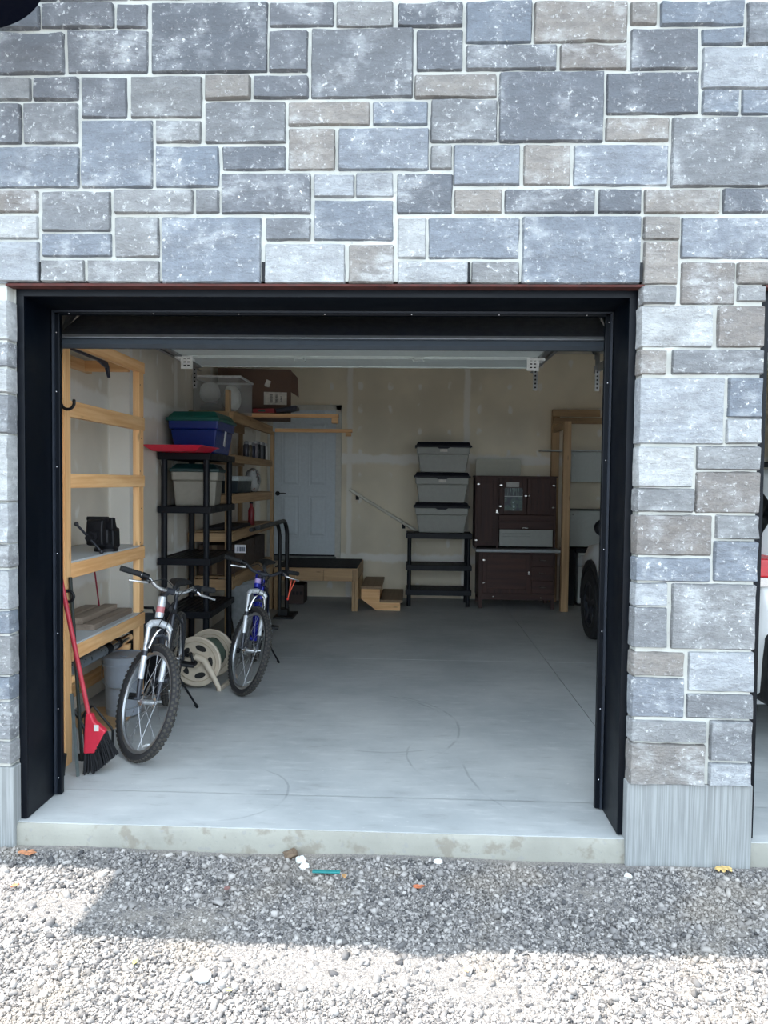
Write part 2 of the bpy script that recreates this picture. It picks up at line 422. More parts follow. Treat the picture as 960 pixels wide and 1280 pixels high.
# ---- floor slab in four pours with saw-cut joints
floor = B(-2.0, 5.4, .30, 7.3, -.25, -.030).build('floor', pm('slab_bed', (130, 130, 126), .9)); tag(floor, 'concrete garage floor with saw-cut joints', 'floor', kind='structure')
J = .0022
for x0, x1 in ((-1.99, 1.642-J), (1.642+J, 5.39)):
    for y0, y1 in ((.05, 3.46-J), (3.46+J, 7.25)):
        if y0 < 1:
            mb = MB().box(x0, x1, .42, y1, -.03, 0)
        else: mb = MB().box(x0, x1, y0, y1, -.03, 0)
        mb.build('slab', M_FLOOR, floor, bevel=.002)
def sill(cx, name):
    s = B(cx-OX-.02, cx+OX+.02, .045, .425, -.03, 0).build('slab', M_FLOOR, floor)
sill(0, 'a'); sill(BX, 'b')
def curb(cx):
    n = 90; mb = MB(); pts = []
    X0, X1 = cx-OX-.02, cx+OX+.02
    R = random.Random(int(cx*10))
    rows = [(-.30, .028), (-.06, .030), (-.02, .034), (-.006, .040), (-.0008, .052)]
    for zz, yy in rows:
        for i in range(n+1):
            x = X0+(X1-X0)*i/n; e = mnoise.noise(Vector((x*9, zz*30, cx)))*.006
            pts.append((x, yy+e*(1 if zz < -.01 else .3), zz+(mnoise.noise(Vector((x*4, 7, cx)))*.004 if zz < -.005 else 0)))
    for r in range(len(rows)-1):
        for i in range(n): mb.f.append((r*(n+1)+i, r*(n+1)+i+1, (r+1)*(n+1)+i+1, (r+1)*(n+1)+i))
    mb.v = [Vector(p) for p in pts]
    k = len(mb.v)
    mb.box(X0, X1, .06, .30, -.30, -.032)
    return mb.build('slab_edge', M_CURB, floor, smooth=True)
curb(0); curb(BX)

# ---- front wall: block core and mortar, faced with cut stone
WX0, WX1, WZ = -2.9, 5.9, 4.3
wf = MB()
for x0, x1, z0, z1 in ((WX0, -OX-.012, .27, OH+.02), (OX+.010, BX-OX-.022, .27, OH+.02), (BX+OX+.012, WX1, .27, OH+.02), (WX0, WX1, OH+.02, WZ)):
    wf.box(x0, x1, .013, .075, z0, z1)
for x0, x1, z0, z1 in ((WX0, -OX, .27, OH+.02), (OX, BX-OX, .27, OH+.02), (BX+OX, WX1, .27, OH+.02), (WX0, WX1, OH+.02, WZ)):
    wf.box(x0, x1, .075, .30, z0, z1)
wall_front = wf.build('wall_front', M_MORTAR); tag(wall_front, 'front garage wall faced with grey cut stone', 'wall', kind='structure')
TONES = {'d': [(118, 122, 129), (126, 130, 136), (112, 117, 125)], 'g': [(142, 144, 146), (150, 152, 154), (134, 137, 141)],
         'b': [(134, 142, 153), (143, 150, 160), (128, 137, 149)], 'w': [(178, 182, 186), (186, 189, 191), (170, 175, 181)],
         't': [(150, 146, 142), (142, 137, 133), (154, 149, 144)]}
SR = random.Random(11)
def stone(x0, x1, z0, z1, tone, depth=.05):
    g = -.0012; x0 += g; x1 -= g; z0 += g; z1 -= g
    w_, h_ = x1-x0, z1-z0
    nx = max(4, min(14, int(w_/.032))); nz = max(4, min(10, int(h_/.026)))
    sd_ = SR.random()*100; mb = MB(); idx = {}
    proud = .002+SR.random()*.009; tilt = (SR.random()-.5)*.010; rough = .012+.010*SR.random()
    for j in range(nz+1):
        for i in range(nx+1):
            u, v = i/nx, j/nz
            # finer steps next to the edge
            eu = min(u, 1-u); ev = min(v, 1-v)
            x = x0+w_*u; z = z0+h_*v
            jit = .0045
            if ev == 0: z += (mnoise.noise(Vector((x*16, sd_, z*3)))*jit)
            if eu == 0: x += (mnoise.noise(Vector((z*16, sd_+9, x*3)))*jit)
            if eu == 0 and ev == 0:
                x += (.0025 if u == 0 else -.0025); z += (.0025 if v == 0 else -.0025)
            if i in (1, nx-1): x = (x0+.006) if i == 1 else (x1-.006)
            if j in (1, nz-1): z = (z0+.006) if j == 1 else (z1-.006)
            edge = 1.0 if (eu > 0 and ev > 0) else 0.0
            nn = mnoise.noise(Vector((x*6+sd_, z*11, sd_)))*rough + mnoise.noise(Vector((x*19, z*26+sd_, 2.)))*rough*.55
            y = .0125 if not edge else -proud - nn + tilt*(v-.5)
            if edge and (i in (1, nx-1) or j in (1, nz-1)): y = max(y*.8, -.02)
            idx[i, j] = len(mb.v); mb.v.append(Vector((x, y, z)))
    for j in range(nz):
        for i in range(nx): mb.f.append((idx[i, j], idx[i+1, j], idx[i+1, j+1], idx[i, j+1]))
    loop = [idx[i, 0] for i in range(nx+1)]+[idx[nx, j] for j in range(1, nz+1)]+[idx[i, nz] for i in range(nx-1, -1, -1)]+[idx[0, j] for j in range(nz-1, 0, -1)]
    bk = []
    for k in loop:
        p = mb.v[k]; bk.append(len(mb.v)); mb.v.append(Vector((p.x, depth, p.z)))
    for a in range(len(loop)):
        b = (a+1) % len(loop); mb.f.append((loop[b], loop[a], bk[a], bk[b]))
    o = mb.build('stone', M_STONE, wall_front, smooth=True)
    c = SR.choice(TONES[tone]); k = .93+.14*SR.random()
    o.color = tuple(min(1, x*k) for x in srgb(*c)[:3])+(1,)
    return o
STONES = '''-1.72,-1.253,3.568,3.674,d;-1.242,-0.92,3.572,3.675,d;-0.907,-0.772,3.57,3.672,d;-0.753,-0.244,3.375,3.674,d;-0.232,0.046,3.569,3.669,d;0.06,0.303,3.563,3.671,g;-1.72,-1.144,3.374,3.553,d;-1.127,-0.771,3.377,3.559,d;-0.235,-0.067,3.376,3.553,d;-0.049,0.392,3.263,3.557,d;-1.72,-1.294,3.261,3.359,g;-1.28,-1.079,3.261,3.358,d;-1.065,-0.865,3.184,3.358,d;-0.846,-0.53,3.182,3.36,g;-0.516,-0.317,3.26,3.361,t;-0.301,-0.063,3.262,3.359,d;-1.72,-1.338,3.072,3.245,d;-1.326,-1.083,3.074,3.248,g;-1.066,-0.75,2.881,3.172,b;-0.734,-0.533,3.074,3.17,g;-0.514,-0.161,3.072,3.247,g;-0.149,0.207,3.146,3.247,t;0.221,0.459,3.146,3.245,b;-0.145,0.057,2.954,3.133,t;0.073,0.466,2.953,3.131,b;-1.72,-1.079,2.881,3.059,b;-0.734,-0.455,2.882,3.058,b;-0.437,-0.16,2.955,3.058,d;-1.72,-1.263,2.773,2.868,t;-1.247,-0.938,2.691,2.865,g;-0.921,-0.57,2.767,2.87,g;-0.556,-0.454,2.769,2.868,g;-0.442,-0.048,2.767,2.941,d;-0.033,0.142,2.837,2.935,w;0.151,0.312,2.838,2.94,w;-1.72,-1.264,2.657,2.759,w;-1.246,-0.933,2.579,2.68,b;-0.918,-0.721,2.577,2.752,g;-0.707,-0.267,2.462,2.751,b;-0.245,-0.049,2.651,2.748,d;-0.032,0.314,2.651,2.823,b;-1.72,-1.261,2.466,2.645,w;-1.249,-1.055,2.466,2.563,g;-1.039,-0.719,2.461,2.563,g;-0.248,0.105,2.456,2.635,w;0.123,0.319,2.45,2.632,t;0.326,0.605,3.561,3.663,d;0.621,0.902,3.491,3.665,b;0.913,1.309,3.491,3.662,t;1.322,1.434,3.562,3.659,t;1.447,1.8,3.556,3.656,b;1.815,1.965,3.474,3.653,d;0.409,0.607,3.376,3.548,d;0.623,1.01,3.377,3.482,d;1.026,1.31,3.375,3.48,t;1.326,1.611,3.374,3.544,d;1.627,1.8,3.475,3.542,b;1.63,2.08,3.291,3.466,w;0.402,0.754,3.26,3.36,t;0.769,1.216,3.07,3.367,d;1.228,1.618,3.186,3.361,d;1.634,1.789,3.183,3.285,b;1.801,2.08,3.182,3.287,b;0.475,0.76,3.072,3.252,g;0.477,0.567,2.956,3.057,g;0.576,0.861,2.887,3.059,b;0.879,1.078,2.887,3.058,t;1.093,1.496,2.884,3.057,b;1.228,1.497,3.073,3.173,t;1.509,2.08,2.878,3.171,g;0.331,0.57,2.766,2.937,d;0.582,0.786,2.769,2.87,t;0.8,1.187,2.767,2.869,d;1.203,1.387,2.768,2.869,d;1.399,1.72,2.766,2.868,t;1.732,2.08,2.768,2.871,d;0.337,0.459,2.573,2.747,w;0.472,0.864,2.573,2.747,b;0.88,1.387,2.459,2.753,b;1.398,1.553,2.654,2.753,t;1.561,2.08,2.574,2.748,b;0.339,0.644,2.454,2.559,w;0.66,0.865,2.458,2.56,g;1.402,1.549,2.463,2.646,t;1.566,1.793,2.378,2.557,t;1.802,2.08,2.464,2.558,t;1.395,1.546,2.379,2.455,g;1.805,1.925,2.389,2.456,g;1.395,1.704,2.194,2.37,w;1.724,1.925,2.195,2.371,t;1.395,1.51,2.076,2.18,t;1.533,1.925,2.078,2.182,g;1.395,1.762,1.774,2.061,w;1.779,1.925,1.892,2.063,b;1.775,1.925,1.778,1.886,w;1.395,1.637,1.587,1.76,w;1.651,1.925,1.664,1.765,g;1.395,1.645,1.478,1.58,g;1.652,1.925,1.476,1.654,t;1.395,1.726,1.288,1.463,t;1.741,1.925,1.363,1.466,g;1.395,1.722,1.172,1.274,b;1.738,1.925,1.176,1.352,b;1.395,1.541,1.062,1.163,w;1.56,1.925,0.875,1.162,g;1.395,1.543,0.877,1.053,g;1.395,1.62,0.752,0.857,t;1.64,1.925,0.688,0.863,w;1.395,1.625,0.568,0.743,b;1.637,1.925,0.568,0.674,g;1.395,1.723,0.457,0.552,g;1.741,1.925,0.38,0.558,g;1.395,1.724,0.266,0.448,t;1.742,1.925,0.268,0.369,w;-1.72,-1.403,2.393,2.464,b;-1.72,-1.4,2.211,2.386,w;-1.72,-1.4,2.093,2.198,g;-1.72,-1.4,1.976,2.083,w;-1.72,-1.4,1.795,1.965,g;-1.72,-1.4,1.487,1.784,w;-1.72,-1.4,1.297,1.48,w;-1.72,-1.4,1.187,1.29,g;-1.72,-1.4,0.996,1.174,w;-1.72,-1.4,0.884,0.986,b;-1.72,-1.4,0.695,0.873,g;-1.72,-1.4,0.581,0.686,b;-1.72,-1.4,0.397,0.57,g;-1.72,-1.4,0.285,0.385,g'''
for q in STONES.split(';'):
    a = q.split(','); x0, x1, z0, z1 = map(float, a[:4])
    edge = z1 < 2.44
    if not edge and x0 < 1.35 and z0 < 2.475: z0 = max(z0, 2.464)
    stone(x0, x1, z0, z1, a[4], .07 if edge else .05)
# the same coursing carried on past the part in view
def fill(x0, x1, z0, z1):
    z = z0
    while z1-z > .05:
        h = SR.choice([.105, .185, .185, .30])
        if z1-(z+h) < .09: h = z1-z
        x = x0
        while x1-x > .06:
            w_ = SR.uniform(.30, .62)*(1.2 if h > .2 else 1)
            if x1-(x+w_) < .16: w_ = x1-x
            stone(x+.006, x+w_-.006, z+.006, z+h-.006, SR.choice('ddgbbtw')); x += w_
        z += h
fill(-1.73, 2.09, 3.685, WZ)
fill(WX0, -1.73, .28, 4.30)
fill(2.09, WX1, 2.475, WZ)
fill(BX+OX, WX1, .28, 2.47)
for x in (-1.252, -.255, .647, 1.392):  # black slips over the mortar stand in for shade in open weep joints
    B(x-.007, x+.007, .004, .04, 2.472, 2.556).build('weep_shade', M_BLKPL, wall_front)
# concrete footing below the stone
def footing(x0, x1):
    return B(x0, x1, .008, .30, -.35, .268).build('footing', M_BASE, wall_front, bevel=.006)
footing(WX0, -OX+.006); footing(OX-.012, BX-OX+.004); footing(BX+OX-.006, WX1)

# ---- interior walls and ceiling
wl = MB().box(-2.15, -1.90, .30, 2.40, -.1, 3.35).box(-2.15, -1.745, 2.40, 7.4, -.1, 3.35).build('wall_left', M_DWL)
tag(wl, 'taped unpainted drywall along the left of the garage', 'wall', kind='structure')
wb = MB().box(-1.80, 5.6, 7.15, 7.35, -.1, 3.35).build('wall_back', M_DWB); tag(wb, 'taped unpainted drywall at the back of the garage', 'wall', kind='structure')
wr = B(5.4, 5.6, .30, 7.4, -.1, 3.35).build('wall_right', M_DWL); tag(wr, 'unpainted drywall on the far right of the garage', 'wall', kind='structure')
wi = MB()
for x0, x1, z0, z1 in ((-2.15, -OX-.0, -.1, OH+.06), (OX, BX-OX, -.1, OH+.06), (BX+OX, 5.6, -.1, OH+.06), (-2.15, 5.6, OH+.06, 3.35)):
    wi.box(x0, x1, .30, .42, z0, z1)
tag(wi.build('wall_front_inside', M_DWB), 'drywall on the inside of the front wall', 'wall', kind='structure')
ce = B(-2.15, 5.6, .25, 7.4, 3.35, 3.47).build('ceiling', M_DWC); tag(ce, 'taped drywall garage ceiling', 'ceiling', kind='structure')
# eaves: shallow over the left end, deep to the right of it
rf = MB().box(-3.3, -3.05, -.035, 8, WZ, WZ+.18).box(-3.05, 6.4, -.53, 8, WZ, WZ+.18)
rf.box(-9.0, -3.3, -.035, 8, WZ, WZ+.18)
roof = rf.build('roof', pm('dark_fascia', (44, 47, 52), .6)); tag(roof, 'dark roof edge above the stone wall', 'roof', kind='structure')
sidew = B(-9.0, WX0, .024, .3, -.3, WZ).build('wall_side', M_MORTAR); tag(sidew, 'plain house wall beyond the stone front', 'wall', kind='structure')

# ---- steel lintel and black opening trim
def opening(cx, no):
    li = MB().box(cx-OX-.012, cx+OX+.008, .003, .068, OH-.004, OH+.006).build('trim_%d' % (no+4), pm('rusty_steel', (78, 40, 36), .75, .2, var=.3, scale=18))
    tag(li, 'rust red steel lintel over garage opening', 'lintel', kind='structure')
    t = thing('trim_%d' % no, 'black steel casing lining the garage door opening', 'trim', (cx, .07, 0)); t['kind'] = 'structure'
    f, yf, yb, ib = .036, .070, .345, .036
    for sx in (-1, 1):
        xo = cx+sx*OX; xi = cx+sx*(OX-f)
        MB().box(min(xo, xi), max(xo, xi), yf, yf+.012, .004, OH).build('jamb_face', M_BLACK, t, bevel=.002)
        MB().box(min(xo, xi), max(xo, xi), yf+.012, yb, .004, OH-.02).build('jamb_lining', M_BLACK, t)
        xj = cx+sx*(OX-f-ib)
        MB().box(min(xi, xj), max(xi, xj), yb, yb+.03, .006, OH-.035).build('stop_strip', M_BLACK, t, bevel=.003)
        MB().box(min(xi-sx*.004, xi-sx*.014), max(xi-sx*.004, xi-sx*.014), yb-.014, yb, .01, OH-.04).build('seal', pm('seal_grey', (30, 36, 46), .5), t)
        for k, z in enumerate((.12, .47, .85, 1.25, 1.68, 2.05, 2.34)):
            MB().ball((xi-sx*.020, yb-.001, z+.03*sx), .0035, .003, .0035, 8, 6).build('screw', M_CHROME, t)
    MB().box(cx-OX, cx+OX, yf-.0005, yf+.0115, OH-f, OH).build('head_face', M_BLACK, t, bevel=.002)
    MB().box(cx-OX+.03, cx+OX-.03, yf+.012, yb, OH-f, OH-.01).build('head_lining', M_BLACK, t)
    MB().box(cx-OX+f, cx+OX-f, yb, yb+.03, OH-f-.022, OH-f).build('stop_strip', M_BLACK, t, bevel=.003)
    MB().box(cx-OX+f+.01, cx+OX-f-.01, yb-.014, yb, OH-f-.012, OH-f-.003).build('seal', pm('seal_grey', (30, 36, 46), .5), t)
    for k in range(7):
        MB().ball((cx-1.28+.42*k, yb-.001, OH-f-.017), .0035, .003, .0035, 8, 6).build('screw', M_CHROME, t)
opening(0, 1); opening(BX, 2)

# ---- overhead doors, rolled up under the ceiling
M_DIN = pm('door_inner_steel', (206, 214, 212), .5, var=.05)
M_DBLK = pm('door_black_paint', (20, 25, 36), .42, var=.1)
def overhead_door(cx, no, label):
    t = thing('door_%d' % no, label, 'garage door', (cx, .45, 2.31)); t['kind'] = 'structure'
    hw = 1.375; th = .045
    path = [(.45, 2.33), (.885, 2.575)]
    y = .905
    secs = [((.45, 2.275), (.89, 2.530))]
    for k in range(4): secs.append(((.91+.51*k, 2.533), (1.412+.51*k, 2.533)))
    for k, ((y0, z0), (y1, z1)) in enumerate(secs):
        d = Vector((0, y1-y0, z1-z0)); L = d.length; d.normalize(); nrm = Vector((0, -d.z, d.y))   # nrm points up / out
        def P(s, h): return Vector((0, y0, z0))+d*s+nrm*h
        def slab(a, b, h0, h1, x0=-hw, x1=hw):
            vs_ = []
            for x in (x0, x1):
                for s_, h_ in ((a, h0), (b, h0), (b, h1), (a, h1)):
                    p = P(s_, h_); vs_.append((cx+x, p.y, p.z))
            return vs_, [(0,1,2,3),(7,6,5,4),(0,4,5,1),(1,5,6,2),(2,6,7,3),(3,7,4,0)]
        pn = MB(); pn.add(*slab(.006, L-.006, .0, th-.006))
        p = pn.build('panel', M_DIN, t, bevel=.002)
        MB().add(*slab(.002, L-.002, th-.006, th)).build('skin', M_DBLK, p)
        for a in (.02, L-.045):
            MB().add(*slab(a, a+.022, -.008, 0)).build('rib', M_DIN, p)
        for sx in (-1, 1):
            MB().add(*slab(.004, L-.004, -.014, 0, sx*(hw-.04) if sx > 0 else -hw, hw if sx > 0 else -(hw-.04))).build('end_stile', M_STEEL, p)
        if k:
            for x in ((-1.33, -.45, .45, 1.33) if k == 4 else (-.45, .45)):
                h = MB(); e_ = .055 if abs(x) > 1 else .032
                h.add(*slab(-.075, -.006, -.026, -.012, x-e_, x+e_)); h.add(*slab(.006, .07, -.026, -.012, x-e_, x+e_))
                for s_ in (-.001,):
                    q = P(s_, -.022); h.cyl((cx+x-.045, q.y, q.z), (cx+x+.045, q.y, q.z), .007, n=8)
                h.build('hinge', pm('zinc_white', (232, 234, 232), .4, .2) if abs(x) > 1 else M_DIN, t)
    for sx in (-1, 1):
        pl = B(cx+sx*1.30-.045, cx+sx*1.30+.045, 2.385, 2.389, 2.432, 2.53).build('roller_bracket', pm('zinc_white', (232, 234, 232), .4, .2), t)
        for zq in (2.452, 2.478, 2.504):
            for xq in (-.024, .004): B(cx+sx*1.30+xq, cx+sx*1.30+xq+.018, 2.3838, 2.385, zq, zq+.009).build('slot', M_BLKPL, pl)
    y0, z0 = secs[0][0]; y1, z1 = secs[0][1]
    d = Vector((0, y1-y0, z1-z0)).normalized(); nrm = Vector((0, -d.z, d.y))
    def E(s, h): p = Vector((0, y0, z0))+d*s+nrm*h; return (p.y, p.z)
    MB().prism([E(-.03, -.002), E(.004, -.002), E(.004, th+.002), E(-.03, th+.002)], 'yz', cx-hw, cx+hw).build('seal_retainer', M_ALU, t)
    MB().prism([E(-.075, .004), E(-.06, -.006), E(-.03, -.004), E(-.03, th-.004), E(-.06, th-.002), E(-.08, th*.6)], 'yz', cx-hw+.02, cx+hw-.02).build('bottom_seal', pm('seal_rubber', (38, 45, 52), .6), t)
overhead_door(0, 2, 'open overhead garage door rolled up over bikes bay')
overhead_door(BX, 3, 'open overhead garage door rolled up over car bay')
def track(cx, sx, label):
    X = cx+sx*1.415
    t = thing('door_track', label, 'door track', (X, .5, 0), 'overhead door tracks')
    pts = [(X, .47, .05), (X, .47, 2.15)]
    for k in range(1, 7):
        a = PI/2*k/6; pts.append((X, .47+.40*(1-math.cos(a)), 2.15+.39*math.sin(a)))
    pts.append((X, 3.12, 2.55))
    # channel: web and two lips
    mb = MB()
    for a, b in zip(pts[:-1], pts[1:]):
        up_ = (1, 0, 0)
        mb.beam(a, b, .056, .003, up_)
        d = (Vector(b)-Vector(a)).normalized(); nn = Vector((0, -d.z, d.y))*.027
        A, Bq = Vector(a), Vector(b); o_ = Vector((-sx*.012, 0, 0))
        mb.beam(A+nn+o_, Bq+nn+o_, .003, .026, up_); mb.beam(A-nn+o_, Bq-nn+o_, .003, .026, up_)
    mb.build('rail', M_STEEL, t)
    h = MB().box(X-.018, X+.018, 3.0, 3.004, 2.36, 3.35).box(X-.018, X-.015, 3.0, 3.03, 2.62, 3.35)
    hg = h.build('hanger', M_STEEL, t)
    for k in range(5):
        MB().cyl((X, 2.998, 2.385+.032*k), (X, 2.9995, 2.385+.032*k), .008, n=10).build('slot', M_BLKPL, hg)
    # sloping brace from hanger to ceiling
    MB().beam((X+sx*.02, 3.02, 2.66), (X+sx*.20, 3.5, 3.34), .03, .004).build('brace', M_STEEL, t)
    return t
track(0, -1, 'steel overhead door track on the wall beside the wooden shelves')
track(0, 1, 'steel overhead door track on the pillar side of bikes bay')
track(BX, -1, 'steel overhead door track on the pillar side of car bay')
track(BX, 1, 'steel overhead door track against the far right wall')

# ---- house door in the back wall
d = thing('door_1', 'pale blue grey four-panel house door with white frame', 'door', (-1.07, 7.1, .58)); d['kind'] = 'structure'
M_DOOR = pm('door_paint', (202, 210, 214), .5, var=.04)
X0, X1, Z0, Z1 = -1.50, -.635, .585, 2.56
B(X0, X1, 7.10, 7.135, Z0, Z1).build('leaf', M_DOOR, d)
def dpanel(a, b, c, e):
    # raised panel: sunk moulding ring and raised field
    MB().box(a, b, 7.092, 7.101, c, c+.018).box(a, b, 7.092, 7.101, e-.018, e).box(a, a+.018, 7.092, 7.101, c, e).box(b-.018, b, 7.092, 7.101, c, e).build('moulding', M_DOOR, d, bevel=.003)
    MB().taper((a+.04, b-.04, c+.04, e-.04), (a+.05, b-.05, c+.05, e-.05), 0, 1) if False else None
    q = MB(); q.add([(a+.03, 7.10, c+.03), (b-.03, 7.10, c+.03), (b-.03, 7.10, e-.03), (a+.03, 7.10, e-.03),
                     (a+.055, 7.091, c+.055), (b-.055, 7.091, c+.055), (b-.055, 7.091, e-.055), (a+.055, 7.091, e-.055)],
                    [(4,5,6,7),(0,1,5,4),(1,2,6,5),(2,3,7,6),(3,0,4,7)]); q.build('panel', M_DOOR, d)
for a, b in ((-1.385, -1.125), (-1.01, -.75)):
    dpanel(a, b, 1.52, 2.40); dpanel(a, b, .82, 1.40)
fr = MB().box(X1, X1+.075, 7.085, 7.15, .50, Z1+.075).box(X0-.075, X0, 7.085, 7.15, .50, Z1+.075).box(X0-.075, X1+.075, 7.085, 7.15, Z1, Z1+.075)
fr.build('frame', pm('frame_white', (206, 204, 194), .55, var=.05), d, bevel=.004)
MB().box(X0, X1, 7.09, 7.15, .565, .585).build('sweep', M_BLKPL, d)
MB().box(X0-.02, X1+.02, 7.05, 7.15, .50, .563).build('threshold', pm('threshold_grey', (120, 122, 118), .6), d, bevel=.004)
h = MB().cyl((-1.43, 7.10, 1.42), (-1.43, 7.085, 1.42), .032, n=20).cyl((-1.43, 7.085, 1.42), (-1.43, 7.055, 1.42), .012).beam((-1.44, 7.055, 1.42), (-1.31, 7.055, 1.42), .012, .018)
h.build('lever_handle', M_BLKPL, d, bevel=.003)

# ================================================================== LARGE THINGS ON THE LEFT
def lumber(parent, name, x0, x1, y0, y1, z0, z1, kit=None):
    kit = kit or PINE
    d = {'x': x1-x0, 'y': y1-y0, 'z': z1-z0}; ax = max(d, key=d.get)
    return B(x0, x1, y0, y1, z0, z1).build(name, kit[ax], parent, bevel=.003)

# ---- wooden shelves beside the opening
u = thing('wooden_shelf', 'open pine shelf frame against left wall holding the vise', 'shelf', (-1.68, 1.33, 0))
LEV = [(2.335, 2.41), (1.935, 2.025), (1.54, 1.62), (1.035, 1.12), (.565, .648)]
near = lumber(u, 'post', -1.545, -1.495, .69, .775, 0, 2.43)
lumber(u, 'post', -1.497, -1.476, .715, .795, 0, 2.43)
lumber(u, 'post', -1.530, -1.484, 1.885, 1.972, 0, 2.408)
for k, (z0, z1) in enumerate(LEV):
    lumber(u, 'rail', -1.518, -1.480, .795, 1.985, z0, z1)
    if k in (0, 3, 4):
        lumber(u, 'ledger', -1.897, -1.859, .45, 1.99, z0, z1)
        for y in ((1.865,) if k == 0 else (.735, 1.865)): lumber(u, 'cross_rail', -1.859, -1.557, y, y+.038, z0, z1)
lumber(u, 'ledger', -1.897, -1.859, .45, 2.35, .11, .20)
for y in (.90, 1.78): lumber(u, 'cross_rail', -1.859, -1.52, y, y+.038, .42, .457)
for k, z in enumerate((.35, .62, 1.07, 1.10, 1.34, 1.57, 1.60, 1.83, 1.98, 2.2)):
    B(-1.53+.011*(k % 3), -1.524+.011*(k % 3), .6885, .6902, z, z+.007).build('nail', pm('nail_dark', (40, 30, 22), .6), u)
    B(-1.4842, -1.4825, 1.90+.02*(k % 3), 1.906+.02*(k % 3), z+.045, z+.053).build('nail', pm('nail_dark', (40, 30, 22), .6), u)
M_MEL = pm('white_melamine', (188, 192, 194), .45, var=.05)
for z in (1.12, .648):
    B(-1.895, -1.484, .80, 1.98, z, z+.012).build('shelf_board', M_MEL, u, bevel=.002)

# ---- black bench vise
v = thing('bench_vise', 'black bench vise with T-handle standing on white shelf', 'vise', (-1.63, 1.40, 1.132))
M_VISE = pm('dark_cast_iron', (20, 20, 25), .5, .3, var=.2, bump=.2)
zz = 1.132
MB().lathe((-1.54, 1.44, zz), (0, 0, 1), [(.075, 0), (.075, .018), (.06, .03), (.052, .05)], 24).build('base', M_VISE, v, smooth=True)
MB().box(-1.575, -1.495, 1.36, 1.56, zz+.05, zz+.145).build('body', M_VISE, v, bevel=.012)
MB().prism([(1.40, zz+.14), (1.48, zz+.14), (1.455, zz+.19), (1.45, zz+.215), (1.40, zz+.215)], 'yz', -1.60, -1.482).build('fixed_jaw', M_VISE, v, bevel=.006)
mj = MB().prism([(1.325, zz+.215), (1.275, zz+.205), (1.262, zz+.14), (1.27, zz+.05), (1.325, zz+.04)], 'yz', -1.598, -1.492).box(-1.57, -1.51, 1.30, 1.42, zz+.06, zz+.13).build('moving_jaw', M_VISE, v, bevel=.010)
MB().cyl((-1.612, 1.325, zz+.212), (-1.478, 1.325, zz+.212), .014, n=12).build('jaw_insert', M_VISE, mj, smooth=True)
sc = MB().cyl((-1.553, 1.27, zz+.105), (-1.548, 1.185, zz+.100), .020, n=14).cyl((-1.553, 1.265, zz+.105), (-1.551, 1.24, zz+.104), .034, n=18).build('screw', M_VISE, v, smooth=True)
MB().cyl((-1.625, 1.196, zz+.185), (-1.470, 1.196, zz+.018), .0075, n=10).ball((-1.625, 1.196, zz+.185), .014).ball((-1.470, 1.196, zz+.018), .014).build('handle_bar', pm('worn_steel', (64, 66, 72), .35, .8), sc, smooth=True)
MB().prism([(-1.51, zz+.15), (-1.485, zz+.13), (-1.483, zz+.03), (-1.50, zz+.0), (-1.56, zz+.0)], 'xz', 1.42, 1.53).build('swivel_lock', M_VISE, v, bevel=.006)
# small red-handled tool next to the vise
rt = MB().tube([(-1.66, .95, 1.142), (-1.64, 1.02, 1.142), (-1.66, 1.12, 1.142)], .006, 8).build('red_screwdriver', pm('red_handle', (150, 40, 44), .45), smooth=True)
tag(rt, 'small red-handled tool lying beside the vise', 'tool')

# ---- weathered planks on the lower shelf
for k, (x0, x1, y0, y1, lv, lab) in enumerate([(-1.645, -1.525, 1.22, 1.855, 0, 'grey weathered plank lying flat on shelf nearest the rail'), (-1.785, -1.655, 1.10, 1.90, 0, 'grey weathered plank lying flat beneath other planks'),
                                              (-1.69, -1.60, 1.22, 1.78, 1, 'short weathered plank stacked on top of two flat planks'), (-1.80, -1.705, 1.05, 1.72, 1, 'weathered plank stacked at the back against the wall')]):
    z = .6605+lv*.0385
    p = B(x0, x1, y0, y1, z, z+.038).build('plank', GREYW['y'], bevel=.004); tag(p, lab, 'plank', 'weathered planks on the shelf')
# red cord hanging behind the shelf
rc = MB().tube([(-1.795, 1.83, 1.118), (-1.793, 1.85, 1.0), (-1.789, 1.90, .80), (-1.787, 1.925, .70), (-1.78, 1.95, .668)], .0055, 8).build('red_rope', pm('red_cord', (150, 36, 52), .6), smooth=True)
tag(rc, 'thin red rope hanging below the vise shelf', 'rope')

# ---- black hooks screwed to the near post
def hook(path, label):
    t = thing('utility_hook', label, 'hook', path[0])
    MB().tube(path, .0085, 10).ball(path[-1], .0095, nu=10, nv=8).build('hook_rod', M_BLKPL, t, smooth=True)
    MB().box(path[0][0]-.012, path[0][0]+.012, .675, .69, path[0][2]-.03, path[0][2]+.03).build('plate', M_BLKPL, t, bevel=.002)
def hpath(c, r, a0, a1, n=8): return [(c[0]+r*math.cos(math.radians(a0+(a1-a0)*k/n)), .674, c[1]+r*math.sin(math.radians(a0+(a1-a0)*k/n))) for k in range(n+1)]
hook([(-1.515, .676, 2.075), (-1.495, .674, 2.03), (-1.475, .674, 1.995)]+hpath((-1.438, 2.0), .036, 195, 375), 'black J hook high on the front pine post')
hook([(-1.505, .676, .975), (-1.49, .674, .955), (-1.475, .674, .94)]+hpath((-1.440, .955), .030, 205, 460, 10), 'black curled hook low on the front pine post')

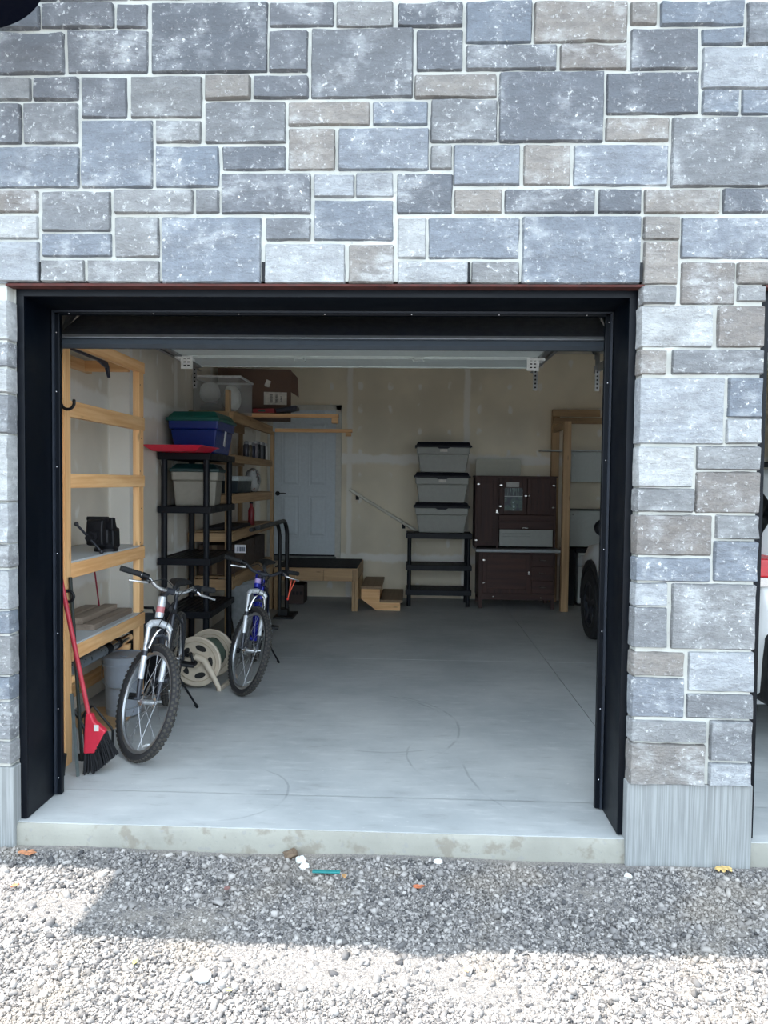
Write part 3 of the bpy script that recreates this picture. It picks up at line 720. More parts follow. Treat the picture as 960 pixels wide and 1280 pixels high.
# ---- dark stick with a bent end under the top rails
st = MB().tube([(-1.565, .80, 2.425), (-1.60, 1.75, 2.425)], .013, 8).build('hockey_stick', pm('navy_shaft', (24, 28, 46), .4), smooth=True)
tag(st, 'dark navy stick lying on the top shelf rails', 'stick')
blade = thing('clamp_bracket', 'dark navy angled bracket hanging under top shelf rail', 'bracket', (-1.62, 1.40, 2.335))
MB().prism([(.85, 2.334), (1.42, 2.334), (1.45, 2.305), (1.468, 2.238), (1.448, 2.236), (1.41, 2.292), (1.28, 2.318), (.85, 2.321)], 'yz', -1.535, -1.519).build('arm', pm('navy_shaft', (24, 28, 46), .4), blade, bevel=.003)

# ---- vacuum wand under the low shelf
t = thing('vacuum_wand', 'chrome and black vacuum wand resting below plank shelf', 'vacuum wand', (-1.552, 1.35, .455))
MB().cyl((-1.552, .82, .492), (-1.552, 1.42, .492), .034, n=16).build('tube', pm('smoked_tube', (128, 136, 142), .3, .6), t, smooth=True)
MB().cyl((-1.552, 1.42, .492), (-1.552, 1.50, .492), .0365, n=16).cyl((-1.552, 1.62, .492), (-1.552, 1.66, .492), .0365, n=16).build('collar', M_BLKPL, t, smooth=True)
MB().cyl((-1.552, 1.50, .492), (-1.552, 1.62, .492), .032, n=16).cyl((-1.552, 1.66, .492), (-1.552, 1.86, .492), .031, n=16).build('chrome_tube', M_CHROME, t, smooth=True)

# ---- pail
t = thing('pail', 'grey plastic pail with lid beside the front bike', 'pail', (-1.52, 1.69, .0125))
M_PAIL = pm('grey_pail', (136, 142, 150), .5, var=.05)
pb = MB().lathe((-1.52, 1.69, .0125), (0, 0, 1), [(.108, .012), (.113, .0), (.115, .03), (.119, .032), (.120, .05), (.116, .052), (.130, .33), (.138, .332), (.139, .345), (.133, .347), (.134, .375)], 36).build('body', M_PAIL, t, smooth=True)
MB().lathe((-1.52, 1.69, .3845), (0, 0, 1), [(.142, .0), (.144, .022), (.138, .026), (.134, .018), (.03, .014), (.03, .020)], 36).build('lid', M_PAIL, t, smooth=True)
MB().tube([(-1.52+.141*math.cos(a), 1.69-.141*abs(math.sin(a))-.004, .33-.12*math.sin(a)) for a in [PI*k/12 for k in range(13)]], .003, 6).build('bail', M_STEEL, t, smooth=True)

# ---- canister vacuum behind the post
t = thing('shop_vacuum', 'black canister shop vacuum standing behind the grey pail', 'vacuum', (-1.60, 2.2, 0))
MB().lathe((-1.56, 2.24, .05), (0, 0, 1), [(.13, 0), (.145, .03), (.15, .33), (.155, .34)], 28).build('drum', M_BLKPL, t, smooth=True)
MB().lathe((-1.56, 2.24, .39), (0, 0, 1), [(.158, 0), (.158, .05), (.135, .15), (.08, .195), (.02, .205)], 28).build('motor_head', pm('charcoal_plastic', (46, 50, 56), .5), t, smooth=True)
MB().cyl((-1.56, 2.24, .05), (-1.56, 2.24, 0), .12, .13, n=24).build('caster_base', M_BLKPL, t)
MB().tube([(-1.63, 2.24, .58), (-1.61, 2.24, .635), (-1.51, 2.24, .635), (-1.49, 2.24, .58)], .011, 8).build('carry_handle', M_BLKPL, t, smooth=True)

# ---- plywood offcut on the floor
cbm = MB().prism([(-1.62, 1.26), (-1.47, 1.34), (-1.44, 1.47), (-1.47, 1.82), (-1.80, 1.80), (-1.80, 1.50)], 'xy', .0005, .012)
tag(cbm.build('plywood_offcut', pm('plywood', (170, 138, 100), .7, var=.12), bevel=.001), 'tan plywood offcut lying flat under the shelves', 'board')

# ---- broom
t = thing('angle_broom', 'red angled broom with black bristles leaning by jamb', 'broom', (-1.29, .64, 0))
M_RED = pm('broom_red', (190, 42, 62), .38, var=.06)
MB().cyl((-1.318, .655, .30), (-1.488, .635, 1.18), .0125, n=12).build('handle', pm('handle_red', (176, 52, 66), .4, var=.06), t, smooth=True)
MB().prism([(-1.345, .105), (-1.285, .11), (-1.222, .232), (-1.285, .285), (-1.30, .325), (-1.332, .325), (-1.338, .25)], 'xz', .635, .675).build('head', M_RED, t, bevel=.008)
br = MB()
R = random.Random(3)
for k in range(150):
    u_ = R.random(); a = Vector((-1.343+.12*u_, .637+.036*R.random(), .112+.118*max(0, (u_-.45)/.55)))
    e = Vector((-1.346+.185*u_**.9, .600+.10*R.random(), .004+.10*max(0, u_-.32)/.68+.012*R.random()))
    br.beam(a, e, .0055, .0055, (0, 1, 0))
br.build('bristles', pm('bristle_black', (16, 17, 22), .7), t)
MB().box(-1.283, -1.258, .630, .6345, .235, .268).build('sticker', M_WHITE, t)

# ---- other long tools behind the jamb
def pole(name, label, a, b, r, matl, extra=None):
    t = thing(name, label, 'garden tool', (a[0], a[1], 0))
    MB().cyl(a, b, r, n=10).build('shaft', matl, t, smooth=True)
    if extra: extra(t)
    return t
M_POLE = pm('black_shaft', (14, 16, 20), .5)
pole('edger', 'black shafted edger with flat foot leaning near red broom', (-1.440, .60, .0), (-1.505, .61, 1.30), .011, M_POLE, lambda t: MB().beam((-1.45, .60, .002), (-1.425, .575, .13), .035, .02, (0, 1, 0)).build('foot', M_POLE, t, bevel=.004))
pole('garden_hoe', 'dark green shafted hoe standing behind the jamb', (-1.43, .82, .0), (-1.460, .745, 1.05), .010, pm('dark_green_shaft', (34, 42, 40), .5), lambda t: MB().box(-1.455, -1.40, .81, .83, 0, .04).build('blade', M_POLE, t, bevel=.004))
t = thing('aluminium_bar', 'grey aluminium bar leaning behind the red broom', 'bar', (-1.352, .625, 0))
MB().beam((-1.350, .583, .004), (-1.415, .655, .43), .016, .008, (0, 1, 0)).build('strip', pm('dull_aluminium', (112, 122, 122), .45, .5), t)
# wire stand
t = thing('wire_stand', 'bent black wire stand on floor behind red broom', 'stand', (-1.42, .95, 0))
MB().tube([(-1.50, .84, .30), (-1.459, .86, .22), (-1.436, .86, .172)], .008, 8).build('side_rod', M_POLE, t, smooth=True)
MB().tube([(-1.459, .865, .22), (-1.48, .95, .215), (-1.485, .99, .225), (-1.452, 1.0, .258), (-1.438, 1.0, .258), (-1.335, 1.0, .133), (-1.327, 1.0, .115)], .007, 8).build('top_rod', M_POLE, t, smooth=True)
MB().cyl((-1.436, .86, .175), (-1.43, .87, .003), .007, n=8).cyl((-1.485, .99, .225), (-1.49, 1.0, .003), .007, n=8).cyl((-1.327, 1.0, .12), (-1.335, 1.02, .003), .007, n=8).build('leg', M_POLE, t, smooth=True)

# ================================================================== BICYCLES
M_TYRE = pm('tyre_rubber', (40, 40, 42), .85, var=.25, scale=50)
M_MUD = pm('dusty_tread', (66, 63, 58), .9, var=.3, scale=40)
M_SPOKE = pm('spoke_steel', (170, 172, 176), .3, .9)
M_FORK = pm('silver_paint', (200, 204, 208), .3, .35, var=.05)
M_DARKF = pm('gunmetal_paint', (52, 55, 62), .35, .3, var=.08)
M_BLUEF = pm('cobalt_paint', (28, 36, 150), .28, .2, var=.06)
M_NAVYF = pm('navy_paint', (24, 27, 52), .32, .1)
M_LEV = pm('polished_alloy', (206, 208, 210), .22, .9)
def wheel(parent, name, M, knobs=True):
    prof = [(.268, -.011), (.2845, -.013), (.289, -.012), (.289, .012), (.2845, .013), (.268, .011), (.264, 0)]
    rim = MB().ring((0, 0, 0), (0, 1, 0), prof, 48).build(name, M_ALU, parent, smooth=True, local=True)
    rim.matrix_local = M
    tr = MB()
    c = [(.306+.0235*math.cos(2*PI*k/12), .0245*math.sin(2*PI*k/12)) for k in range(12)]
    tr.ring((0, 0, 0), (0, 1, 0), c, 56).build('tire', M_TYRE, rim, smooth=True, local=True)
    kb = MB()
    n = 66
    for k in range(n):
        for row, off in ((-1, .5), (0, 0), (1, .5)):
            a = 2*PI*(k+off)/n; yy = row*.017; rr = .3285 if row == 0 else .322
            ca, sa = math.cos(a), math.sin(a); er = Vector((ca, 0, sa)); et = Vector((-sa, 0, ca)); ey = Vector((0, 1, 0))
            nrm = (er+ey*row*.55).normalized(); tx = et; ty = nrm.cross(tx)
            p = er*rr+ey*yy
            hw_, hl, hh = .0062, .0075, .0042
            vs_ = [p+ty*sx*hw_+tx*sy_*hl+nrm*sz*hh for sz in (-1, 1) for sx, sy_ in ((-1, -1), (1, -1), (1, 1), (-1, 1))]
            kb.add(vs_, [(0,3,2,1),(4,5,6,7),(0,1,5,4),(1,2,6,5),(2,3,7,6),(3,0,4,7)])
    kb.build('tread', M_MUD, rim, local=True)
    MB().lathe((0, -.055, 0), (0, 1, 0), [(.008, -.004), (.008, .0), (.016, .006), (.030, .012), (.030, .016), (.017, .022), (.016, .055), (.017, .088), (.030, .094), (.030, .098), (.016, .104), (.008, .11), (.008, .114)], 20).build('hub', M_LEV, rim, smooth=True, local=True)
    first = None
    N = 24
    for k in range(N):
        a = 2*PI*k/N; side = 1 if k % 2 else -1; da = (.45 if (k//2) % 2 else -.45)
        p0 = Vector((.029*math.cos(a+da*2.2), side*.041, .029*math.sin(a+da*2.2))); p1 = Vector((.267*math.cos(a), side*.003, .267*math.sin(a)))
        MB().cyl(p0, p1, .0013, n=5).build('spoke', M_SPOKE, rim, local=True)
    MB().beam((.10, .016, -.225), (.155, .016, -.19), .012, .022, (0, 1, 0)).build('reflector', pm('clear_reflector', (210, 214, 214), .2), rim, local=True)
    return rim
def bicycle(label, loc, heading, lean, steer, frame_m, lower_m, decal, cord=False, drop=0.0, head=None):
    b = thing('mountain_bike', label, 'bicycle', loc, None, (-lean, 0, heading))
    L = dict(local=True)
    AX = Vector((-.326, 0, .9454)); P0 = Vector((1.03, 0, .33))
    T = lambda s, dx=0, y=0: P0+AX*s+Vector((.9454, 0, .326))*dx+Vector((0, y, 0))
    MS = Matrix.Translation(P0) @ Matrix.Rotation(steer, 4, AX) @ Matrix.Translation(-P0)
    wheel(b, 'rear_wheel', Matrix.Translation((0, 0, .332)))
    wheel(b, 'front_wheel', MS @ Matrix.Translation((1.07, 0, .332)))
    # frame
    BBp, ST, HB, HT = Vector((.43, 0, .29)), Vector((.285, 0, .76)), T(.475), T(.60)
    MB().cyl(HB, HT, .024, n=16).build('head_tube', head or frame_m, b, smooth=True, **L)
    fm = MB().tube([HB+Vector((-.01, 0, .03)), BBp], [.026, .022], 14).tube([T(.585), ST-Vector((0, 0, .05))], [.019, .017], 14).cyl(BBp, ST, .017, n=14)
    fm.cyl(BBp+Vector((0, -.036, 0)), BBp+Vector((0, .036, 0)), .022, n=14)
    fr_ = fm.build('frame', frame_m, b, smooth=True, **L)
    for s in (-1, 1):
        MB().tube([BBp+Vector((-.02, s*.03, 0)), (.2, s*.055, .31), (0, s*.064, .332)], .010, 10).build('chain_stay', lower_m, b, smooth=True, **L)
        MB().tube([ST+Vector((.01, s*.018, -.06)), (.18, s*.05, .62), (0, s*.064, .332)], .008, 10).build('seat_stay', lower_m, b, smooth=True, **L)
    MB().cyl(T(.505, .0), T(.54, .0), .0245, n=16).build('decal_band', decal, fr_, smooth=True, **L)
    # suspension fork, turned with the wheel
    fk = MB().tube([T(.405, .028, -.072), T(.43, .025, -.055), T(.445, .015, 0), T(.43, .025, .055), T(.405, .028, .072)], [.019, .021, .022, .021, .019], 12).build('fork', M_FORK, b, smooth=True, **L)
    fk.matrix_local = MS
    for s in (-1, 1):
        MB().cyl(T(.27, .034, s*.066), T(.41, .028, s*.068), .0135, n=12).build('stanchion', M_FORK, fk, smooth=True, **L)
        MB().tube([T(.27, .034, s*.066), T(.10, .038, s*.064), T(0, .04, s*.060)], [.0165, .0145, .012], 12).build('fork_leg', M_DARKF, fk, smooth=True, **L)
        MB().cyl(T(.11, .0375, s*.0645), T(.24, .035, s*.0655), .0166, n=12).build('leg_decal', M_FORK, fk, smooth=True, **L)
        MB().tube([T(.285, .062, s*.060), T(.345, .075, s*.052), T(.385, .085, s*.036), T(.40, .085, s*.02)], [.008, .0075, .007, .005], 8).build('brake_arm', M_LEV, fk, smooth=True, **L)
        MB().box(-.028, .028, -.006, .006, -.007, .007).xf(Matrix.Translation(T(.288, .012, s*.022)) @ Matrix.Rotation(.34, 4, 'Y')).build('brake_pad', M_BLKPL, fk, **L)
        MB().cyl(T(0, .04, s*.05), T(0, .04, s*.088), .010, n=10).build('axle_nut', M_LEV if s > 0 else M_DARKF, fk, smooth=True, **L)
    MB().tube([T(.29, .055, -.066), T(.35, .07, -.05), T(.37, .075, 0), T(.35, .07, .05), T(.29, .055, .066)], .010, 8).build('fork_brace', M_DARKF, fk, smooth=True, **L)
    # stem and bar
    sm = MB().cyl(T(.55), T(.625-drop), .018, n=14).tube([T(.612-drop), T(.63-drop, .075)], [.019, .017], 12).cyl(T(.63-drop, .075, -.025), T(.63-drop, .075, .025), .020, n=14).build('stem', M_DARKF, b, smooth=True, **L)
    sm.matrix_local = MS
    C = T(.63-drop, .075)
    H = lambda y, z, x: (C.x+x, y, C.z+z)
    half = [H(0, 0, 0), H(.06, .002, 0), H(.095, .012, -.004), H(.14, .042, -.012), H(.175, .052, -.02), H(.215, .055, -.03), H(.305, .058, -.052)]
    mir = [(p[0], -p[1], p[2]) for p in half[1:]][::-1]
    hb_ = MB().tube(mir+half, .0115, 10).build('handlebar', M_LEV if frame_m is not M_BLUEF else M_DARKF, b, smooth=True, **L); hb_.matrix_local = MS
    for s in (-1, 1):
        MB().cyl(H(s*.195, .054, -.025), H(s*.312, .0585, -.054), .0168, n=12).build('grip', M_RUBBER, hb_, smooth=True, **L)
        MB().cyl(H(s*.150, .046, -.015), H(s*.19, .053, -.024), .020, n=12).box(C.x-.03, C.x+.03, s*.165-.016, s*.165+.016, C.z+.022, C.z+.045).build('shifter', M_BLKPL, hb_, smooth=True, **L)
        MB().tube([H(s*.155, .040, .01), H(s*.175, .026, .042), H(s*.23, .022, .048), H(s*.285, .016, .040)], [.009, .0085, .0065, .007], 8).build('brake_lever', M_LEV, hb_, smooth=True, **L)
    MB().tube([H(.15, .03, .02), H(.10, .06, .07), H(.03, .03, .10), H(-.01, -.08, .075), H(-.02, -.20, .05)], .0025, 6).tube([H(-.15, .03, .02), H(-.09, .075, .075), H(.0, .02, .11), H(.02, -.12, .07), H(.03, -.26, .04)], .0025, 6).build('brake_cable', M_BLKPL, hb_, smooth=True, **L)
    # saddle, seat post
    MB().cyl(ST-Vector((0, 0, .04)), (.255, 0, .875), .0135, n=12).build('seat_post', M_DARKF, b, smooth=True, **L)
    sdl = MB()
    prof = [(.12, .072, .0), (.155, .078, .006), (.21, .066, .008), (.27, .036, .006), (.33, .020, .004), (.385, .017, -.004), (.40, .010, -.012)]
    base_i = 0
    for x, hw_, dz in prof:
        for k in range(10):
            a = 2*PI*k/10; sdl.v.append(Vector((x, hw_*math.cos(a), .895+dz+(.026*math.sin(a) if math.sin(a) > 0 else .018*math.sin(a)))))
    for i in range(len(prof)-1):
        for k in range(10): sdl.f.append((i*10+k, i*10+(k+1) % 10, (i+1)*10+(k+1) % 10, (i+1)*10+k))
    sdl.f.append(tuple(range(9, -1, -1))); sdl.f.append(tuple(60+k for k in range(10)))
    sdl.build('saddle', M_RUBBER, b, smooth=True, **L)
    # drivetrain
    ck = MB().ring(BBp+Vector((0, -.05, 0)), (0, 1, 0), [(.075, 0), (.088, 0), (.088, .003), (.075, .003)], 32)
    for k in range(4):
        a = PI/2*k+.4; ck.beam(BBp+Vector((0, -.0485, 0)), BBp+Vector((.078*math.cos(a), -.0485, .078*math.sin(a))), .014, .003, (0, 1, 0))
    ckk = ck.build('crankset', M_DARKF, b, **L)
    for s, ang in ((-1, -.5), (1, PI-.5)):
        e = BBp+Vector((.17*math.cos(ang), s*.075, .17*math.sin(ang)))
        MB().beam(BBp+Vector((0, s*.06, 0)), e, .024, .012, (0, 1, 0)).build('crank_arm', M_LEV, ckk, bevel=.003, **L)
        MB().box(-.045, .045, -.045, .045, -.011, .011).xf(Matrix.Translation(e+Vector((0, s*.06, 0)))).build('pedal', M_BLKPL, ckk, bevel=.006, **L)
    MB().ring((0, -.045, .332), (0, 1, 0), [(.03, 0), (.055, 0), (.03, .022)], 24).build('cassette', M_DARKF, b, **L)
    MB().beam((.0, -.05, .27), (.03, -.05, .19), .03, .012, (0, 1, 0)).build('derailleur', M_BLKPL, b, bevel=.003, **L)
    # kickstand
    MB().tube([(.25, .045, .315), (.20, .085, .24), (.10, .205, .045)], [.010, .0085, .007], 8).cyl((.105, .200, .052), (.094, .213, .031), .011, n=8).build('kickstand', M_BLKPL, b, smooth=True, **L)
    if cord:
        MB().tube([H(.225, .02, .04), H(.232, -.05, .045), H(.238, -.13, .045), H(.246, -.06, .04), H(.255, .015, .045)], .004, 6).build('orange_cord', pm('orange_cord', (214, 84, 56), .6), hb_, smooth=True, **L)
        MB().ball(H(.238, -.14, .045), .010, nu=8, nv=6).build('cord_toggle', pm('red_toggle', (206, 52, 40), .5), hb_, smooth=True, **L)
    return b
def place_bike(label, rear, front, lean, steer, *a, **k):
    hd = math.atan2(front[1]-rear[1], front[0]-rear[0])
    return bicycle(label, (rear[0], rear[1], 0), hd, lean, steer, *a, **k)
place_bike('silver and charcoal mountain bike with front wheel turned, beside the pail', (-1.295, 1.93), (-1.145, .88), math.radians(7), math.radians(36), M_DARKF, M_DARKF, pm('pink_decal', (184, 112, 116), .4), head=M_FORK)
place_bike('blue mountain bike with orange cord on handlebar, beside hose reel', (-.955, 3.30), (-.845, 2.25), math.radians(7), math.radians(28), M_BLUEF, M_NAVYF, pm('lilac_decal', (170, 150, 200), .4), cord=True, drop=.06)

# ================================================================== HOSE REEL
t = thing('hose_reel', 'cream plastic hose reel on the floor between the two bikes', 'hose reel', (-1.16, 2.45, 0))
M_REEL = pm('cream_plastic', (186, 174, 156), .5, var=.05)
ax = Vector((.10, 1, 0)).normalized(); c0 = Vector((-1.205, 2.34, .215))
def flange(c, name):
    f = MB().lathe(c, ax, [(.05, -.012), (.165, -.012), (.183, -.018), (.192, -.012), (.192, .004), (.05, .004)], 40).build(name, M_REEL, t, smooth=True)
    a = Vector((0, 0, 1)); b_ = ax.cross(a)
    for k in range(5):  # dark ovals on the solid flange paint the shade inside its openings
        q = 2*PI*k/5+.35; p = c+(a*math.cos(q)+b_*math.sin(q))*.108-ax*.0125
        rad = (a*math.cos(q)+b_*math.sin(q)); tan = ax.cross(rad)
        mb = MB(); n = 14
        vs_ = [p+rad*.022*math.cos(2*PI*i/n)+tan*.045*math.sin(2*PI*i/n) for i in range(n)]
        mb.v = vs_+[q_-ax*.002 for q_ in vs_]; mb.f = [tuple(range(n, 2*n))]+[(i, (i+1) % n, (i+1) % n+n, i+n) for i in range(n)]
        mb.build('shade_oval', pm('reel_shadow_void', (30, 30, 30), .9), f)
    MB().ring(c-ax*.018, ax, [(.150, 0), (.156, 0), (.156, .004), (.150, .004)], 40).build('groove', pm('reel_cream_dark', (160, 148, 128), .6), f)
    return f
flange(c0, 'flange'); c1 = c0+ax*.30; flange(c1, 'flange')
MB().cyl(c0, c1, .085, n=28).build('drum', M_REEL, t, smooth=True)
hs = MB()
for k in range(9): 
    q = c0+ax*(.03+.03*k); pts = [q+(Vector((0, 0, 1))*math.cos(2*PI*i/28)+ax.cross(Vector((0, 0, 1)))*math.sin(2*PI*i/28))*.115 for i in range(28)]
    hs.tube(pts, .014, 8, closed=True)
hs.build('hose', pm('hose_green', (60, 74, 62), .6), t, smooth=True)
for q, s in ((c0-ax*.03, -1), (c1+ax*.03, 1)):
    side = ax.cross(Vector((0, 0, 1)))
    leg = MB()
    a_ = q+Vector((0, 0, .0)); foot1 = Vector((q.x, q.y, .0))+side*.19; foot2 = Vector((q.x, q.y, .0))-side*.19
    mid1 = q+side*.07+Vector((0, 0, .015)); mid2 = q-side*.07+Vector((0, 0, .015))
    for f_, m_ in ((foot1, mid1), (foot2, mid2)):
        leg.tube([q+Vector((0, 0, .04)), m_, (m_+f_)/2+Vector((0, 0, .02)), f_+Vector((0, 0, .018))], [.030, .027, .022, .018], 10)
    leg.build('leg_frame', M_REEL, t, smooth=True)
    MB().cyl(q-ax*.012, q+ax*.02, .042, n=20).build('hub_cap', pm('reel_cream_dark', (160, 148, 128), .6), t, smooth=True)
for s in (-1, 1):
    side = ax.cross(Vector((0, 0, 1))); p = Vector((c0.x, c0.y, .015))+side*s*.185-ax*.04
    MB().beam(p, p+ax*.40, .035, .03).build('base_bar', M_REEL, t, bevel=.008)
MB().cyl(c0-ax*.03, c0-ax*.075, .022, n=14).tube([c0-ax*.07, c0-ax*.07+Vector((-.02, 0, .075))], .010, 8).cyl(c0-ax*.07+Vector((-.02, 0, .075)), c0-ax*.14+Vector((-.02, 0, .075)), .013, n=10).build('crank_handle', M_BLKPL, t, smooth=True)

# ================================================================== BLACK PLASTIC SHELVING
M_SHELF = pm('shelving_plastic', (7, 11, 20), .5, var=.1, **{'Specular IOR Level': .3})
def plastic_shelf(name, label, x0, x1, y0, y1, tops, th, along):
    t = thing(name, label, 'shelf', ((x0+x1)/2, (y0+y1)/2, 0), 'black plastic shelving units')
    for z in tops:
        fr_ = MB().box(x0, x1, y0, y0+.03, z-th, z).box(x0, x1, y1-.03, y1, z-th, z).box(x0, x0+.03, y0+.03, y1-.03, z-th, z).box(x1-.03, x1, y0+.03, y1-.03, z-th, z)
        tr_ = fr_.build('tray', M_SHELF, t, bevel=.006)
        if along == 'y':
            n = 8; st_ = (x1-x0-.06)/n
            for k in range(n): B(x0+.03+st_*k+.007, x0+.03+st_*(k+1)-.007, y0+.03, y1-.03, z-.016, z-.004).build('slat', M_SHELF, tr_)
        else:
            n = 9; st_ = (y1-y0-.06)/n
            for k in range(n): B(x0+.03, x1-.03, y0+.03+st_*k+.005, y0+.03+st_*(k+1)-.005, z-.016, z-.004).build('slat', M_SHELF, tr_)
    zs = sorted(tops); r = .026
    for px, py in ((x0+.045, y0+.045), (x1-.045, y0+.045), (x0+.045, y1-.045), (x1-.045, y1-.045)):
        lo = 0
        for z in zs:
            if z-th > lo+.02:
                MB().cyl((px, py, lo), (px, py, z-th+.004), r, n=14).build('post', M_SHELF, t, smooth=True)
            lo = z-.004
    return t
plastic_shelf('plastic_shelf', 'tall black plastic shelving unit with red tray on top', -1.725, -1.275, 2.98, 3.88, (1.82, 1.37, .93, .48, .07), .058, 'y')
plastic_shelf('plastic_shelf', 'low black plastic shelving unit under three stacked totes', .345, 1.19, 6.42, 6.88, (.945, .535, .215), .07, 'x')

def tote(name, label, cx, cyy, z0, w0, d0, w1, d1, h, lh, body, lid, rot=0, group=None, style='flat', cat='storage tote'):
    """tapered storage tote: body with a rolled rim and ribs, lid with raised field and clips"""
    t = thing(name, label, cat, (cx, cyy, z0), group, (0, 0, rot))
    q = lambda w_, d_: (-w_/2, w_/2, -d_/2, d_/2)
    b = MB().taper(q(w0, d0), q(w0+(w1-w0)*.74, d0+(d1-d0)*.74), 0, h*.72)
    b.taper(q(w0+(w1-w0)*.78+.018, d0+(d1-d0)*.78+.018), q(w1+.012, d1+.012), h*.72, h)
    bo = b.build('body', body, t, bevel=.012, local=True)
    if style == 'flat':
        l = MB().taper(q(w1+.050, d1+.050), q(w1+.050, d1+.050), h-.004, h+lh*.35).taper(q(w1+.02, d1+.02), q(w1-.02, d1-.02), h+lh*.35, h+lh)
        lo = l.build('lid', lid, t, bevel=.006, local=True)
        MB().prism([(-.09, h), (-.055, h-.022), (.055, h-.022), (.09, h)], 'xz', -d1/2-.028, -d1/2-.012).build('clasp', lid, lo, local=True)
        return t
    l = MB().taper(q(w1+.04, d1+.04), q(w1+.04, d1+.04), h-.01, h+.022).taper(q(w1+.02, d1+.02), q(w1-.06, d1-.08), h+.022, h+lh)
    l.build('lid', lid, t, bevel=.010, local=True)
    return t
M_TBLUE = pm('blue_tote', (5, 38, 112), .4, var=.06); M_TGRN = pm('green_lid', (16, 84, 76), .42, var=.06)
t = tote('storage_tote', 'blue storage tote with green lid on top of black shelving', -1.46, 3.42, 1.8205, .34, .52, .42, .62, .285, .075, M_TBLUE, M_TGRN, style='dome')
B(.10, .135, -.312, -.305, .03, .20).build('label_strip', M_WHITE, t, local=True) if False else None
MB().beam((.216, -.10, .07), (.228, -.08, .20), .006, .05, (0, 1, 0)).build('label', pm('paper_label', (196, 196, 196), .7), t, local=True)
tote('storage_tote', 'beige storage tote with dark green lid inside black shelving', -1.49, 3.40, 1.3705, .33, .56, .38, .62, .30, .06, pm('beige_tote', (134, 129, 117), .5, var=.05), pm('dark_green_lid', (10, 46, 46), .45), rot=.16, style='dome')

# red tray
t = thing('red_tray', 'shallow red plastic tray overhanging the front of black shelving', 'tray', (-1.49, 2.95, 1.8205))
tr_ = MB(); o_ = (-1.66, -1.31, 2.66, 3.10); i_ = (-1.72, -1.25, 2.60, 3.13)
tr_.taper(o_, i_, 1.8205, 1.862)
tr_.build('pan', pm('red_plastic', (214, 34, 62), .35, var=.05), t, bevel=.006)
MB().box(i_[0]-.012, i_[1]+.012, i_[2]-.012, i_[3]+.005, 1.860, 1.868).build('rim', pm('red_plastic', (214, 34, 62), .35), t, bevel=.003)

# ================================================================== REAR WOODEN SHELF
u = thing('wooden_shelf', 'long pine shelf unit by house door piled with boxes', 'shelf', (-1.52, 5.0, 0))
SX0, SX1, SY0, SY1 = -1.735, -1.31, 3.925, 6.10
LV2 = [(2.16, 2.25), (1.765, 1.83), (1.365, 1.45), (1.0, 1.085), (.535, .64)]
lumber(u, 'post', SX1-.075, SX1-.037, SY0, SY0+.089, 0, 2.46, OLDW); lumber(u, 'post', SX0, SX0+.038, SY0, SY0+.089, 0, 2.26, OLDW)
lumber(u, 'post', SX1-.03, SX1+.008, SY1-.06, SY1+.03, 0, 2.20, OLDW); lumber(u, 'post', SX0, SX0+.038, SY1-.06, SY1+.03, 0, 2.26, OLDW)
for z0, z1 in LV2:
    lumber(u, 'rail', SX1-.037, SX1, SY0+.02, SY1-.062, z0, z1, OLDW); lumber(u, 'rail', SX0+.038, SX0+.076, SY0+.02, SY1-.062, z0, z1, OLDW)
    lumber(u, 'end_rail', SX0, SX1-.037, SY0-.036, SY0-.001, z0, z1, OLDW)
    B(SX0+.04, SX1-.002, SY0+.095, SY1-.065, z1, z1+.012).build('shelf_board', OLDW['y'], u)
# projecting lumber over the house door
for y0, z0, x1, lab in ((4.66, 2.2625, -.37, 'pine stud laid across top of rear shelf jutting toward house door'), ):
    b = B(-1.70, x1, y0, y0+.089, z0, z0+.038).build('pine_stud', PINE['x'], bevel=.003); tag(b, lab, 'lumber')
b = thing('pine_stud', 'pine stud nailed across shelf end jutting past house door', 'lumber', (-.9, 6.15, 2.2))
B(-1.30, -.335, 6.132, 6.170, 2.20, 2.245).build('stud', PINE['x'], b, bevel=.003)
B(-.42, -.35, 6.132, 6.170, 2.155, 2.199).build('end_block', PINE['x'], b, bevel=.003)
b = B(-.44, -.375, 4.66, 4.75, 2.205, 2.2615).build('wood_block', PINE['x'], bevel=.003); tag(b, 'small pine block under the end of the jutting stud', 'lumber')

# things on top of the rear shelf
SZ = 2.2625
t = thing('clear_bin', 'clear plastic bin of plastic bags with white rim on rear shelf', 'bin', (-1.50, 4.26, SZ))
def mat_clear():
    t_ = NT('clear_plastic'); n = t_.noise(t_.obj(), 14, 3)
    t_.set(t_.mix(n, (.62, .66, .66, 1), (.74, .77, .77, 1)), .2, 0.0, **{'Alpha': .20})
    return t_.m
x0, x1, y0, y1 = -1.725, -1.265, 4.035, 4.59
sh = MB()
for (a, b_, c, e) in ((x0, x1, y0, y0+.004), (x0, x1, y1-.004, y1), (x0, x0+.004, y0, y1), (x1-.004, x1, y0, y1)):
    sh.box(a, b_, c, e, SZ+.004, SZ+.33)
sh.box(x0, x1, y0, y1, SZ, SZ+.004); sh.build('shell', mat_clear(), t)
rm = MB().box(x0-.01, x1+.012, y0-.012, y0+.006, SZ+.325, SZ+.345).box(x0-.01, x1+.012, y1-.006, y1+.012, SZ+.325, SZ+.345).box(x0-.01, x0+.006, y0, y1, SZ+.325, SZ+.345).box(x1-.006, x1+.012, y0, y1, SZ+.325, SZ+.345)
rm.build('rim', pm('bin_rim', (206, 208, 206), .4), t, bevel=.004)
